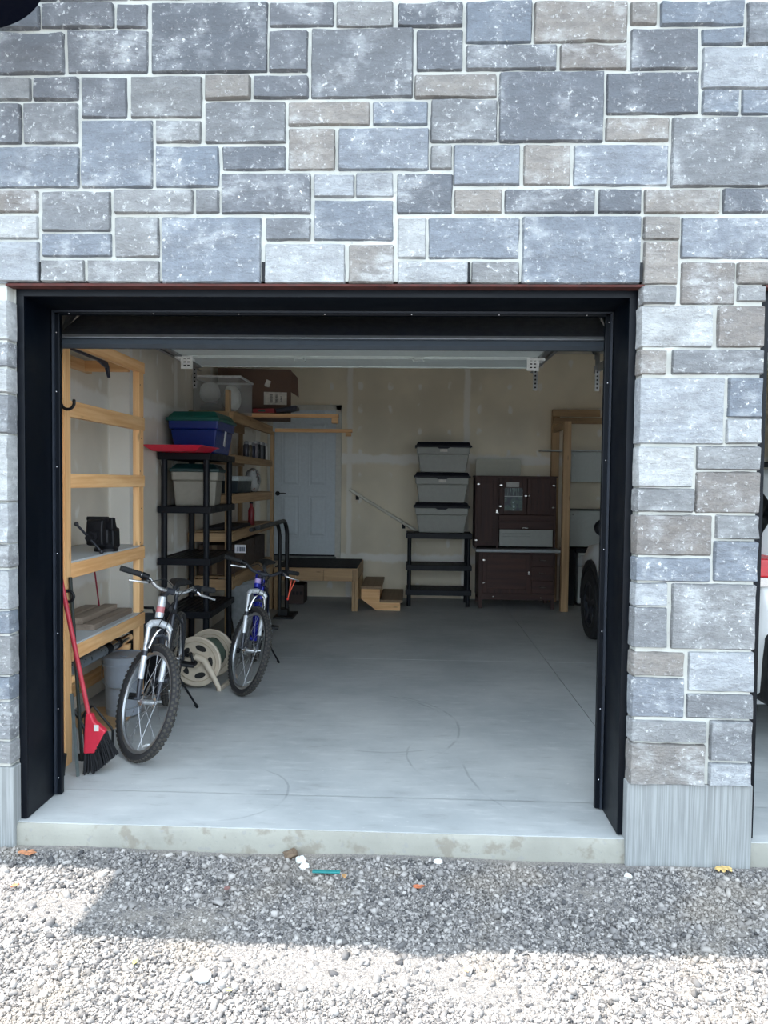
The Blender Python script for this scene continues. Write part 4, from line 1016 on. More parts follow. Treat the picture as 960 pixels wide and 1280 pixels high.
def crumple(c, rx, ry, rz, seed, name, matl, label, cat, amp=.22):
    mb = MB().ball(c, rx, ry, rz, 26, 18); C = Vector(c)
    for p in mb.v:
        d_ = p-C; k = 1+amp*mnoise.noise(d_*11+Vector((seed, 0, 0)))+amp*.5*mnoise.noise(d_*27+Vector((0, seed, 0))); q = d_*k
        p.x, p.y = C.x+q.x, C.y+q.y; p.z = max(C.z+q.z, c[2]-rz*.92)
    o = mb.build(name, matl, smooth=False); 
    for f in o.data.polygons: f.use_smooth = True
    return tag(o, label, cat)
M_BAG = pm('white_bag_film', (226, 230, 230), .35, var=.06)
crumple((-1.60, 4.20, SZ+.20), .10, .13, .10, 3, 'plastic_bag', M_BAG, 'crumpled white plastic bag on the left inside clear bin', 'bag', .16)
crumple((-1.39, 4.23, SZ+.145), .09, .12, .135, 9, 'plastic_bag', pm('frosted_bag', (216, 218, 210), .4), 'round bulging white plastic bag on the right inside clear bin', 'bag', .10)
crumple((-1.60, 4.22, SZ+.052), .10, .14, .045, 5, 'dark_bundle', pm('grey_cloth', (92, 88, 84), .9), 'dark grey bundle under the bags inside clear bin', 'cloth', .10)

t = thing('cardboard_box', 'large brown cardboard box with shipping label atop rear shelf', 'box', (-1.325, 5.05, SZ), None, (0, 0, .16))
BL = dict(local=True)
w_, d_, h_ = .78, .42, .53
B(-w_/2, w_/2, -d_/2, d_/2, 0, h_).build('carton', M_CARD, t, bevel=.004, **BL)
fl = [(w_/2, -d_/2, h_-.01), (w_/2, -d_/2, h_-.24), (w_/2+.085, -d_/2+.035, h_-.29), (w_/2+.07, -d_/2+.035, h_-.08)]
MB().add(fl+[(x, y+.005, z) for x, y, z in fl], [(0,1,2,3),(7,6,5,4),(0,4,5,1),(1,5,6,2),(2,6,7,3),(3,7,4,0)]).build('flap', M_CARD, t, **BL)
lb = B(.10, .345, -d_/2-.002, -d_/2, .15, .285).build('shipping_label', pm('label_paper', (206, 202, 192), .7), t, **BL)
R = random.Random(8)
for k, (a, b_) in enumerate(((.16, .195), (.22, .247), (.275, .291))):
    for j in range(8 if k < 2 else 6):
        zz_ = .172+.011*j+.008*(k == 2); B(a+.004*R.random(), b_-.004*R.random(), -d_/2-.0026, -d_/2-.002, zz_, zz_+.005+.003*R.random()).build('print_line', pm('label_ink', (60, 58, 56), .8), lb, **BL)
MB().prism([(.11, .345), (.155, .335), (.175, .40), (.16, .405), (.13, .42), (.105, .36)], 'xz', -d_/2-.0022, -d_/2).build('sticker', pm('label_paper', (206, 202, 192), .7), t, **BL)

t = thing('red_case', 'dark red tool case lying in front of cardboard box', 'case', (-1.20, 4.57, SZ+.04))
B(-1.26, -1.03, 4.60, 4.80, SZ+.039, SZ+.085).build('case_body', pm('dark_red_plastic', (128, 26, 34), .45), t, bevel=.008)
B(-1.20, -1.13, 4.592, 4.60, SZ+.050, SZ+.068).build('latch', pm('dark_green_plastic', (22, 70, 58), .5), t)
t = thing('navy_case', 'dark navy flat case tilted on top of the jutting stud', 'case', (-.90, 4.72, SZ+.05))
MB().beam((-1.02, 4.70, SZ+.062), (-.80, 4.70, SZ+.098), .20, .042, (0, 0, 1)).build('case_body', pm('navy_vinyl', (26, 28, 44), .5), t, bevel=.008)

# ---- upper level: cans and tins in a row, board behind
Z2 = 1.8425
cans = [(5.86, (226, 224, 218), 'white'), (5.72, (28, 30, 34), 'black'), (5.58, (96, 98, 104), 'grey'), (5.44, (24, 26, 34), 'black'), (5.28, (124, 118, 124), 'lilac grey'), (5.13, (34, 38, 62), 'navy'), (4.96, (92, 84, 70), 'olive'), (4.80, (62, 60, 66), 'charcoal')]
seen = {}
for k, (y, c, nm) in enumerate(cans):
    nb = ['farthest from the black shelving', 'beside the white can', 'between two black cans', 'beside the lilac grey can', 'beside the navy can', 'beside the olive can', 'beside the charcoal can', 'nearest the black shelving'][k]
    t = thing('spray_can', '%s spray can on rear shelf, %s' % (nm, nb), 'spray can', (-1.37, y, Z2), 'spray cans on the rear shelf')
    h_ = .155 if k < 5 else .125
    MB().lathe((-1.37, y, Z2), (0, 0, 1), [(.030, 0), (.033, .004), (.033, h_), (.024, h_+.016)], 16).build('can', pm('can_'+nm, c, .35, .2), t, smooth=True)
    MB().lathe((-1.37, y, Z2+h_+.014), (0, 0, 1), [(.025, 0), (.025, .028), (.012, .034)], 14).build('cap', pm('cap_grey' if k % 2 else 'cap_white', (130, 130, 132) if k % 2 else (190, 190, 190), .4), t, smooth=True)
bd = B(-1.690, -1.672, 4.95, 5.30, Z2, Z2+.29).build('pine_board', PINE['z']); tag(bd, 'orange pine board standing behind the spray cans', 'board')
# ---- middle level
Z3 = 1.4625
t = thing('bread_bin', 'dark storage box with white lid on rear shelf', 'box', (-1.47, 4.5, Z3))
MB().taper((-1.64, -1.35, 4.30, 4.92), (-1.66, -1.335, 4.28, 4.94), Z3, Z3+.125).build('body', pm('dark_teal_plastic', (24, 38, 46), .5), t, bevel=.008)
MB().taper((-1.67, -1.325, 4.27, 4.95), (-1.66, -1.335, 4.28, 4.94), Z3+.125, Z3+.175).build('lid', pm('cool_white_lid', (190, 198, 198), .45), t, bevel=.008)
crumple((-1.42, 5.38, Z3+.135), .085, .19, .145, 2, 'patterned_bag', None, 'white bag with dark patches on rear shelf', 'bag', .15)
def mat_patch():
    t_ = NT('patched_film'); n = t_.noise(t_.obj(), 9, 4, .6)
    c = t_.mix(t_.smooth(n, .50, .56), (.50, .51, .50, 1), (.05, .05, .055, 1)); c = t_.mix(t_.smooth(t_.noise(t_.obj(), 15, 2), .62, .66), c, srgb(140, 96, 88)); t_.set(c, .5, 0.0); return t_.m
bpy.data.objects['patterned_bag'].data.materials.append(mat_patch())
b = thing('blue_folder', 'stack of blue folders behind the white-lidded box', 'folder', (-1.62, 4.4, Z3))
for k in range(3): B(-1.725, -1.685, 4.1+.02*k, 4.65, Z3+.085*k, Z3+.083+.085*k).build('folder', pm('folder_blue%d' % k, [(26, 44, 96), (34, 60, 120), (90, 96, 110)][k], .6), b, bevel=.003)
# ---- lower levels
t = thing('red_bottle', 'tall thin red bottle standing on rear shelf', 'bottle', (-1.38, 5.15, 1.0975))
MB().lathe((-1.385, 5.15, 1.0975), (0, 0, 1), [(.033, 0), (.036, .006), (.036, .16), (.026, .19), (.018, .20), (.018, .235)], 18).build('bottle_body', pm('bottle_red', (122, 22, 30), .4), t, smooth=True)
MB().cyl((-1.385, 5.15, 1.3325), (-1.385, 5.15, 1.352), .02, n=14).build('cap', M_BLKPL, t)
t = thing('tool_bag', 'flat dark fabric bundle lying on rear shelf', 'bag', (-1.5, 4.5, 1.0975))
MB().box(-1.66, -1.345, 4.15, 4.95, 1.0975, 1.13).build('bundle', pm('dark_fabric', (44, 42, 46), .9), t, bevel=.012)
for y, lab, c in ((4.12, 'brown cardboard carton on low rear shelf nearest black shelving', (84, 66, 54)), (4.72, 'brown cardboard carton on low rear shelf, middle of three', (72, 60, 52)), (5.32, 'dark brown carton on low rear shelf nearest house door', (62, 52, 48))):
    o = thing('carton', lab, 'box', (-1.54, y+.27, .6525), 'cartons on the low rear shelf')
    B(-1.69, -1.37, y, y+.55, .6525, .95).build('box_body', pm('carton%d' % int(y*100), c, .85, var=.08), o, bevel=.004)
    B(-1.56, -1.51, y-.0008, y, .66, .95).build('tape', pm('packing_tape', (120, 100, 76), .4), o)
# white plate with dark marks on the rail
t = thing('number_plate', 'small white plate with dark marks fixed at low rear shelf', 'plate', (-1.27, 4.05, .87))
B(-1.308, -1.20, 4.02, 4.024, .885, .965).build('plate_sheet', pm('plate_white', (200, 200, 204), .5), t)
for k, x in enumerate((-1.285, -1.262, -1.238, -1.222)):
    B(x, x+.014 if k != 1 else x+.02, 4.0188, 4.02, .90, .945).build('mark', pm('plate_mark', (96, 100, 112), .6), t)
B(-1.315, -1.308, 4.02, 4.024, .64, .97).build('stake', M_BLKPL, t)
# grey boards leaning under the low shelf
for k, lab in enumerate(('grey panel leaning beneath rear shelf, front one of two', 'grey panel leaning beneath rear shelf, back one of two')):
    o = MB().beam((-1.14, 4.07+.33*k, .008), (-1.258, 4.07+.33*k, .56), .018, .30, (1, 0, 0)).build('grey_panel', pm('grey_laminate', (124, 128, 130), .5), bevel=.002); tag(o, lab, 'panel', 'grey panels under the rear shelf')

# ================================================================== BLACK TUBE STAND
t = thing('tube_rack', 'black bent-tube rack on flat base plate before house door', 'rack', (-1.06, 5.5, 0))
M_TUBE = pm('black_powder_coat', (8, 10, 14), .45)
def bend(x, top, y, yn):
    pts = [(x, y, .03), (x, y, top-.16)]
    for k in range(1, 8):
        a = PI/2*k/7; pts.append((x-.02*k/7, y-.16*(1-math.cos(a)), top-.16+.16*math.sin(a)))
    pts.append((x-.03, yn, top+.005)); return pts
MB().tube(bend(-1.045, 1.13, 5.56, 3.98), .024, 12).build('bent_tube', M_TUBE, t, smooth=True)
MB().tube(bend(-1.115, 1.11, 5.46, 4.0), .022, 12).build('bent_tube', M_TUBE, t, smooth=True)
MB().box(-1.17, -.94, 5.35, 5.78, .0, .022).build('base_plate', M_TUBE, t, bevel=.004)
MB().box(-1.13, -1.02, 5.44, 5.60, .022, .10).build('socket', M_TUBE, t, bevel=.006)

# ================================================================== LANDING AND STEPS
t = thing('landing_platform', 'low pine landing with black mat below house door', 'platform', (-.75, 6.5, 0))
LX0, LX1, LY0, LY1 = -1.265, -.235, 5.93, 7.03
xs_ = [LX0, -.995, -.655, -.30, LX1]
for a, b_ in zip(xs_[:-1], xs_[1:]): lumber(t, 'fascia_board', a+.002, b_-.002, LY0, LY0+.036, .375, .515, OLDW)
lumber(t, 'side_board', LX1-.038, LX1, LY0+.038, LY1, .375, .515, OLDW)
for x in (LX0, LX1-.075):
    for y in (LY0+.037, LY1-.09):
        lumber(t, 'leg', x, x+.036, y, y+.075, 0, .375, OLDW); lumber(t, 'leg', x+.038, x+.074, y, y+.075, 0, .375, OLDW)
for k in range(8):
    y = LY0+.137*k; B(LX0, LX1, y+.002, min(LY1, y+.135), .516, .532).build('deck_board', OLDW['x'], t)
m_ = B(LX0+.01, LX1-.012, LY0+.004, LY1-.02, .5325, .545).build('door_mat', pm('black_mat', (7, 8, 14), .95, bump=.3), bevel=.003); tag(m_, 'black rubber mat covering the pine landing', 'mat')

t = thing('wooden_steps', 'two pine steps leading up to the landing', 'steps', (.05, 6.5, 0))
SYA, SYB = 6.06, 7.05
for y in (SYA+.012, SYB-.05):
    MB().prism([(-.012, 0), (.285, 0), (.285, .10), (.03, .10), (.03, .265), (-.20, .265), (-.20, .14)], 'xz', y, y+.036).build('stringer', PINE['x'], t, bevel=.002)
B(-.205, .055, SYA, SYB, .266, .300).build('tread', wood('step_board', (122, 98, 72), (142, 116, 88), 'y'), t, bevel=.004)
B(.035, .315, SYA, SYB, .101, .135).build('tread', wood('step_board', (122, 98, 72), (142, 116, 88), 'y'), t, bevel=.004)

t = thing('dark_carton', 'dark brown printed carton standing under the landing', 'box', (-1.1, 6.6, 0))
B(-1.19, -.97, 6.45, 6.80, 0, .25).build('box_body', pm('dark_carton', (70, 58, 54), .85), t, bevel=.004)
for k in range(3): B(-1.12+.05*k, -1.085+.05*k, 6.4492, 6.45, .12, .165).build('print', pm('carton_ink', (38, 34, 34), .8), t)

# handrail
t = thing('handrail', 'sloping grey wooden handrail on back wall above steps', 'handrail', (0, 7.1, 1.2))
MB().tube([(-.44, 7.07, 1.488), (.49, 7.07, .925)], .022, 12).build('rail', pm('rail_paint', (226, 222, 208), .5), t, smooth=True)
for x, z in ((-.335, 1.40), (.305, 1.012)):
    MB().box(x-.022, x+.022, 7.140, 7.15, z-.055, z+.02).tube([(x, 7.14, z-.03), (x, 7.09, z-.03), (x, 7.07, z+.005)], .009, 8).build('bracket', M_BLKPL, t)

# ================================================================== TOTES ON LOW SHELF
M_GREYT = pm('grey_tote', (156, 156, 148), .5, var=.04); M_NAVYL = pm('navy_lid', (7, 10, 24), .5, var=.1, **{'Specular IOR Level': .3})
for k, lab in enumerate(('grey tote with navy lid, lowest of three stacked', 'grey tote with navy lid, middle of three stacked', 'grey tote with navy lid, topmost of three stacked')):
    z = .9455+.3905*k
    tt = tote('storage_tote', lab, .80+(.012 if k == 2 else 0), 6.71, z, .58, .34, .68, .40, .325, .065, M_GREYT, M_NAVYL, 0, 'grey totes with navy lids')
    if k: B(-.045, .05, -.226, -.2235, .262, .300).build('label', pm('label_paper', (206, 202, 192), .7), tt, local=True)

# ================================================================== OLD KITCHEN CABINET
t = thing('kitchen_cabinet', 'antique dark oak kitchen cabinet with white sliding worktop', 'cabinet', (1.75, 6.65, 0))
CX0, CX1, CF, CB = 1.25, 2.26, 6.36, 6.92
HW = pm('nickel_hardware', (208, 206, 200), .25, .85)
def cab_panel(name, x0, x1, z0, z1, yf, parent=t, fr_=.055, sunk=True):
    p = MB().box(x0, x0+fr_, yf, yf+.022, z0, z1).box(x1-fr_, x1, yf, yf+.022, z0, z1).box(x0+fr_, x1-fr_, yf, yf+.022, z0, z0+fr_).box(x0+fr_, x1-fr_, yf, yf+.022, z1-fr_, z1).build(name, BROWN['z'], parent, bevel=.003)
    B(x0+fr_, x1-fr_, yf+.010, yf+.02, z0+fr_, z1-fr_).build('field', BROWN['x'] if (x1-x0) > (z1-z0) else BROWN['z'], p)
    return p
def knob(p, x, z, yf, r=.014): MB().cyl((x, yf, z), (x, yf-.014, z), r*.5, n=8).ball((x, yf-.02, z), r, r*.7, r, 10, 8).build('knob', HW, p, smooth=True)
def hinge(p, x, z, yf): MB().prism([(x-.022, z), (x, z+.011), (x+.022, z), (x, z-.011)], 'xz', yf-.005, yf).build('hinge', HW, p)
def latch(p, x, z, yf): MB().box(x-.010, x+.010, yf-.008, yf, z-.022, z+.022).beam((x-.004, yf-.016, z+.008), (x+.018, yf-.016, z-.026), .009, .009, (0, 1, 0)).build('latch', HW, p)
low = MB().box(CX0+.025, CX1-.02, CF+.023, CB, .125, .715).build('lower_carcass', BROWN['z'], t)
for x in (CX0+.03, CX1-.07):
    for y in (CF+.01, CB-.05): lumber(t, 'leg', x, x+.045, y, y+.045, 0, .715, BROWN)
p = cab_panel('lower_door', 1.325, 1.925, .20, .695, CF); hinge(p, 1.335, .62, CF); hinge(p, 1.335, .33, CF); latch(p, 1.905, .46, CF)
for z0, z1 in ((.555, .695), (.375, .54), (.205, .36)):
    q = B(1.945, 2.215, CF, CF+.022, z0, z1).build('drawer', BROWN['x'], t, bevel=.004)
    MB().tube([(2.04, CF, (z0+z1)/2+.01), (2.045, CF-.018, (z0+z1)/2), (2.115, CF-.018, (z0+z1)/2), (2.12, CF, (z0+z1)/2+.01)], .005, 8).build('pull', pm('tarnished_nickel', (130, 126, 120), .35, .8), q, smooth=True)
q = B(1.31, 2.235, CF+.004, CF+.022, .115, .190).build('bottom_rail', BROWN['x'], t, bevel=.003); knob(q, 1.46, .155, CF+.004, .010); knob(q, 2.06, .15, CF+.004, .010)
B(CX0-.02, CX1+.035, CF-.045, CB, .722, .762).build('worktop', pm('enamel_top', (150, 154, 156), .35, .2, var=.06), t, bevel=.008)
# upper case, set back
UF, UB = 6.50, 6.92
B(1.232, 2.262, UF+.023, UB, .763, 1.672).build('upper_carcass', BROWN['z'], t) if False else None
uc = MB().box(1.232, 1.256, UF+.02, UB, .763, 1.672).box(2.238, 2.262, UF+.02, UB, .763, 1.672).box(1.256, 2.238, UF+.02, UB, 1.648, 1.672).box(1.256, 2.238, UB-.02, UB, .763, 1.648).box(1.505, 1.53, UF+.02, UB-.02, .763, 1.648).box(1.53, 2.238, UF+.02, UB-.02, 1.10, 1.125)
uc.build('upper_carcass', BROWN['z'], t)
B(1.222, 2.272, UF, UB, 1.672, 1.690).build('crown', BROWN['x'], t, bevel=.004)
p = cab_panel('tall_door', 1.25, 1.51, .79, 1.655, UF); hinge(p, 1.266, 1.58, UF); hinge(p, 1.245, .86, UF); latch(p, 1.505, 1.235, UF)
p1 = cab_panel('upper_door', 1.535, 1.885, 1.195, 1.655, UF); hinge(p1, 1.555, 1.57, UF); hinge(p1, 1.55, 1.30, UF)
MB().box(1.855, 1.885, UF-.014, UF, 1.43, 1.442).build('catch', HW, p1)
p2 = cab_panel('upper_door', 1.892, 2.235, 1.195, 1.655, UF); knob(p2, 1.912, 1.44, UF, .012); hinge(p2, 2.225, 1.57, UF); hinge(p2, 2.222, 1.29, UF)
q = B(1.535, 2.235, UF, UF+.022, 1.125, 1.188).build('valance', BROWN['x'], t, bevel=.003)
q = B(1.535, 2.235, UF+.006, UF+.022, 1.010, 1.108).build('sliding_drawer', wood('dark_oak', (52, 30, 26), (66, 40, 34), 'x'), t, bevel=.003); MB().tube([(1.83, UF+.006, 1.03), (1.835, UF-.012, 1.025), (1.905, UF-.012, 1.025), (1.91, UF+.006, 1.03)], .006, 8).build('pull', HW, q, smooth=True)
tb = B(1.545, 2.225, UF+.010, UF+.03, .785, 1.002).build('tambour_door', pm('grey_enamel', (158, 160, 154), .4, var=.04), t, bevel=.004)
for z in (.955, .915): B(1.58, 1.94, UF-.012, UF+.010, z-.010, z).build('finger_rail', pm('grey_enamel', (158, 160, 154), .4), tb, bevel=.003)
# printed sheet on the upper door
def mat_print():
    t_ = NT('calendar_print'); s = t_.sep(t_.pos()); p_ = t_.pos(); z = s[2]
    n = t_.noise(p_, 16, 4, .6); n2 = t_.noise(t_.map(p_, (60, 60, 8)), 1.0, 2)
    pic = t_.mix(t_.smooth(n, .40, .55), srgb(22, 30, 52), srgb(60, 86, 76)); pic = t_.mix(t_.smooth(n, .60, .66), pic, srgb(176, 196, 200))
    top = t_.mix(t_.smooth(n2, .52, .60), srgb(22, 34, 38), srgb(110, 130, 122))
    c = t_.mix(t_.smooth(z, 1.425, 1.427), pic, top); c = t_.mix(t_.math('MULTIPLY', t_.smooth(z, 1.424, 1.425), t_.smooth(z, 1.432, 1.433, 1, 0)), c, srgb(200, 204, 200))
    t_.set(c, .35, 0.0); return t_.m
pr = B(1.600, 1.830, UF-.003, UF-.0005, 1.245, 1.535).build('calendar', mat_print()); tag(pr, 'dark calendar picture sheet on the cabinet upper door', 'calendar')
cl = B(1.622, 1.785, UF-.003, UF-.0005, 1.545, 1.610).build('paper_note', pm('note_paper', (178, 176, 172), .7)); tag(cl, 'small white paper note above calendar on cabinet', 'paper')
# board behind
wbm = MB().prism(rrect(1.26, 1.85, 1.69, 1.915, .025), 'xz', 6.99, 7.01).build('white_board', pm('board_beige', (176, 174, 158), .5, var=.03)); 
wbm.data.transform(Matrix.Translation((0, -.12, .002)))
tag(wbm, 'beige rounded board standing on top of kitchen cabinet', 'board')

# ================================================================== RIGHT TIMBER FRAME, WHITE CABINETS
t = thing('timber_frame', 'pine post and beam storage frame beside kitchen cabinet', 'frame', (2.6, 6.6, 0))
lumber(t, 'post', 2.285, 2.375, 6.20, 6.289, 0, 2.37, OLDW)
lumber(t, 'post', 2.285, 2.385, 7.02, 7.11, 0, 2.58, OLDW)
lumber(t, 'beam', 2.285, 3.9, 6.98, 7.018, 2.40, 2.475, OLDW); lumber(t, 'beam', 2.27, 2.90, 6.935, 6.975, 2.49, 2.585, OLDW)
lumber(t, 'beam', 2.295, 2.333, 6.29, 7.02, 2.28, 2.365, OLDW)
lumber(t, 'post', 3.85, 3.94, 6.20, 6.289, 0, 2.37, OLDW); lumber(t, 'post', 3.85, 3.94, 7.02, 7.11, 0, 2.58, OLDW)
s_ = B(2.10, 3.84, 6.72, 6.97, 2.022, 2.040).build('white_shelf', pm('shelf_white', (196, 196, 190), .5), bevel=.003); tag(s_, 'long white shelf board above white cabinets', 'shelf')
M_WC = pm('cabinet_white', (184, 188, 182), .5, var=.03)
def wall_cabinet(label, z0, z1):
    c = thing('white_cabinet', label, 'cabinet', (2.85, 6.9, z0), 'white cabinets by the car')
    B(2.50, 3.30, 6.80, 7.12, z0, z1).build('carcass', M_WC, c, bevel=.003)
    for a, b_ in ((2.503, 2.898), (2.902, 3.297)):
        dd = B(a, b_, 6.782, 6.80, z0+.004, z1-.004).build('door', M_WC, c, bevel=.003)
        MB().ball((2.535 if a < 2.6 else 3.26, 6.778, z1-.05), .012, .010, .012, 10, 8).build('knob', HW, dd, smooth=True)
wall_cabinet('upper white cabinet under the long white shelf', 1.62, 2.02)
wall_cabinet('lower white cabinet above the dark counter by car', .77, 1.245)
B(2.50, 3.30, 6.80, 7.12, 1.246, 1.262).build('ledge', M_BLKPL, bpy.data.objects['timber_frame'])
t = thing('white_freezer', 'white low appliance with black top behind car wheel', 'appliance', (2.95, 6.85, 0))
B(2.60, 3.5, 6.70, 7.10, .03, .70).build('cabinet_body', M_WC, t, bevel=.01); B(2.56, 3.54, 6.66, 7.12, .70, .755).build('top', M_BLKPL, t, bevel=.006); B(2.64, 3.46, 6.72, 7.08, 0, .03).build('plinth', M_BLKPL, t)
B(2.43, 2.56, 6.72, 7.08, .0, .74).build('side_panel', M_BLKPL, t, bevel=.004)

# ================================================================== WHITE SUV IN THE NEXT BAY
t = thing('car', 'white SUV parked nose-in in the next bay', 'car', (3.22, 3.15, 0))
def mat_paint():
    t_ = NT('white_car_paint'); n = t_.noise(t_.obj(), 3, 2); t_.set(t_.mix(n, srgb(214, 216, 216), srgb(224, 226, 226)), .22, 0.0, **{'Coat Weight': .6, 'Coat Roughness': .06}); return t_.m
M_PAINT = mat_paint(); M_GLASS = pm('tinted_glass', (14, 17, 20), .06, var=.05); M_CLAD = pm('black_cladding', (20, 22, 25), .6)
CXm = 3.20
#        Y     zb   sill  max   belt_z belt_w top_z top_w
ST_ = [(.80, .48, .78, .84, 1.02, .80, 1.06, .70), (.86, .40, .86, .90, 1.12, .88, 1.22, .78), (.98, .36, .89, .93, 1.16, .91, 1.52, .70), (1.20, .33, .90, .935, 1.17, .915, 1.66, .66),
       (1.9, .30, .90, .935, 1.16, .92, 1.71, .66), (2.8, .28, .90, .935, 1.13, .92, 1.71, .66), (3.25, .28, .90, .935, 1.11, .915, 1.62, .64), (3.75, .28, .90, .935, 1.08, .91, 1.28, .68),
       (3.98, .28, .90, .935, 1.06, .905, 1.12, .74), (4.5, .28, .90, .935, .99, .89, 1.06, .72), (5.0, .30, .89, .925, .93, .86, 1.00, .66), (5.28, .32, .84, .87, .86, .80, .90, .60), (5.42, .38, .70, .74, .72, .66, .78, .5)]
body = MB(); rows = []
for (Y, zb, sw, mw, bz, bw, tz, tw) in ST_:
    half = [(sw-.06, zb), (sw, zb+.06), (mw, zb+.30), (mw-.005, bz-.14), (bw, bz), (tw+.03, tz-.05), (tw-.03, tz-.008), (tw*.5, tz+.012), (0, tz+.018)]
    ring_ = [(CXm-a, Y, b_) for a, b_ in half]+[(CXm+a, Y, b_) for a, b_ in half[-2::-1]]
    rows.append([len(body.v)+k for k in range(len(ring_))]); body.v += [Vector(p) for p in ring_]
for r0, r1 in zip(rows[:-1], rows[1:]):
    for k in range(len(r0)): k2 = (k+1) % len(r0); body.f.append((r0[k], r0[k2], r1[k2], r1[k]))
body.f.append(tuple(rows[0])); body.f.append(tuple(reversed(rows[-1])))
bo = body.build('body', M_PAINT, t, smooth=True)
def on_side(Y, f, s, off=.006):
    for a, b_ in zip(ST_[:-1], ST_[1:]):
        if a[0] <= Y <= b_[0]:
            u_ = (Y-a[0])/(b_[0]-a[0]); L_ = [p+(q-p)*u_ for p, q in zip(a, b_)]; break
    bz, bw, tz, tw = L_[4:8]
    z = bz+(tz-.05-bz)*f; x = bw+(tw+.03-bw)*f
    return (CXm+s*(x+off), Y, z)
for s in (-1, 1):
    for (a, b_, n) in ((.985, 1.72, 'quarter_window'), (1.80, 2.62, 'rear_window_glass'), (2.70, 3.62, 'front_window_glass')):
        q = MB(); n_ = 6
        for k in range(n_+1):
            Y = a+(b_-a)*k/n_; lo = on_side(Y, .06, s); hi = on_side(Y, .90 if Y < 3.2 else max(.15, .9-(Y-3.2)*.9), s); q.v += [Vector(lo), Vector(hi)]
        for k in range(n_): q.f.append((2*k, 2*k+1, 2*k+3, 2*k+2))
        q.build('side_window', M_GLASS, t)
    tl = MB().prism([(.795, 1.10), (.86, 1.115), (1.06, 1.165), (1.06, 1.215), (.95, 1.225), (.80, 1.20)], 'yz', CXm+s*.72, CXm+s*.945).build('tail_light', pm('red_lens', (176, 18, 28), .15), t, bevel=.012)
    MB().prism([(.79, 1.055), (.87, 1.06), (1.02, 1.10), (.87, 1.105), (.79, 1.10)], 'yz', CXm+s*.72, CXm+s*.938).build('lamp_trim', M_CHROME, tl)
    mr = MB().ball((CXm+s*1.02, 3.66, 1.20), .105, .06, .085, 16, 12).build('side_mirror', M_BLKPL, t, smooth=True)
    MB().beam((CXm+s*.90, 3.68, 1.11), (CXm+s*.99, 3.67, 1.15), .05, .03).build('mirror_arm', M_BLKPL, mr)
    for yc in (1.72, 4.56):
        pts = [(yc+.43*math.cos(PI*k/14), .36+.46*math.sin(PI*k/14)) for k in range(15)]
        pin = [(yc+.37*math.cos(PI*k/14), .36+.39*math.sin(PI*k/14)) for k in range(15)][::-1]
        MB().prism(pts, 'yz', CXm+s*.80, CXm+s*.938).build('wheel_well', pm('wheel_well_black', (10, 10, 11), .9), t)
        for k in range(14): pass
        MB().prism(pts+pin, 'yz', CXm+s*.935, CXm+s*.950).build('arch_cladding', M_CLAD, t, bevel=.004)
        prof = [(.235, -.11), (.33, -.115), (.352, -.09), (.357, 0), (.352, .09), (.33, .115), (.235, .11)]
        wh = MB().ring((CXm+s*.845, yc, .357), (1, 0, 0), prof, 40).build('tire', M_RUBBER, t, smooth=True)
        rim = MB().ring((CXm+s*.845, yc, .357), (1, 0, 0), [(.205, -.10), (.238, -.105), (.238, .105), (.205, .10)], 36).build('wheel_rim', M_DARKF, wh, smooth=True)
        for k in range(5):
            a = 2*PI*k/5+.3; c_ = Vector((CXm+s*.925, yc, .357)); MB().beam(c_, c_+Vector((0, math.cos(a), math.sin(a)))*.225, .055, .03, (1, 0, 0)).build('spoke', M_DARKF, wh, bevel=.006)
        MB().cyl((CXm+s*.80, yc, .357), (CXm+s*.915, yc, .357), .215, n=28).build('brake_disc', pm('brake_dark', (30, 30, 32), .7), wh)
    MB().box(CXm+s*.90-.02, CXm+s*.90+.03, 2.15, 4.12, .30, .42).build('side_skirt', M_CLAD, t, bevel=.01)
    MB().beam((CXm+s*.60, 1.25, 1.725), (CXm+s*.60, 2.95, 1.75), .035, .035).build('roof_rail', M_CLAD, t, bevel=.008)
    MB().prism([(4.98, .82), (5.22, .80), (5.33, .72), (5.30, .66), (5.10, .70)], 'yz', CXm+s*.70, CXm+s*.905).build('headlight', pm('clear_lens', (190, 196, 200), .1), t, bevel=.01)
MB().box(CXm-.86, CXm+.86, .755, .95, .40, .80).build('rear_bumper', M_CLAD, t, bevel=.03)
MB().add([(CXm-.60, .862, 1.24), (CXm+.60, .862, 1.24), (CXm+.56, .972, 1.53), (CXm-.56, .972, 1.53)], [(0, 1, 2, 3)]).build('rear_glass', M_GLASS, t)
MB().add([(CXm-.64, 3.93, 1.15), (CXm+.64, 3.93, 1.15), (CXm+.58, 3.31, 1.615), (CXm-.58, 3.31, 1.615)], [(0, 1, 2, 3)]).build('windshield', M_GLASS, t)
B(CXm-.26, CXm+.26, .772, .79, .86, .985).build('licence_holder', M_CLAD, t)
MB().box(CXm-.50, CXm+.50, 5.36, 5.43, .45, .68).build('grille', M_CLAD, t, bevel=.02)

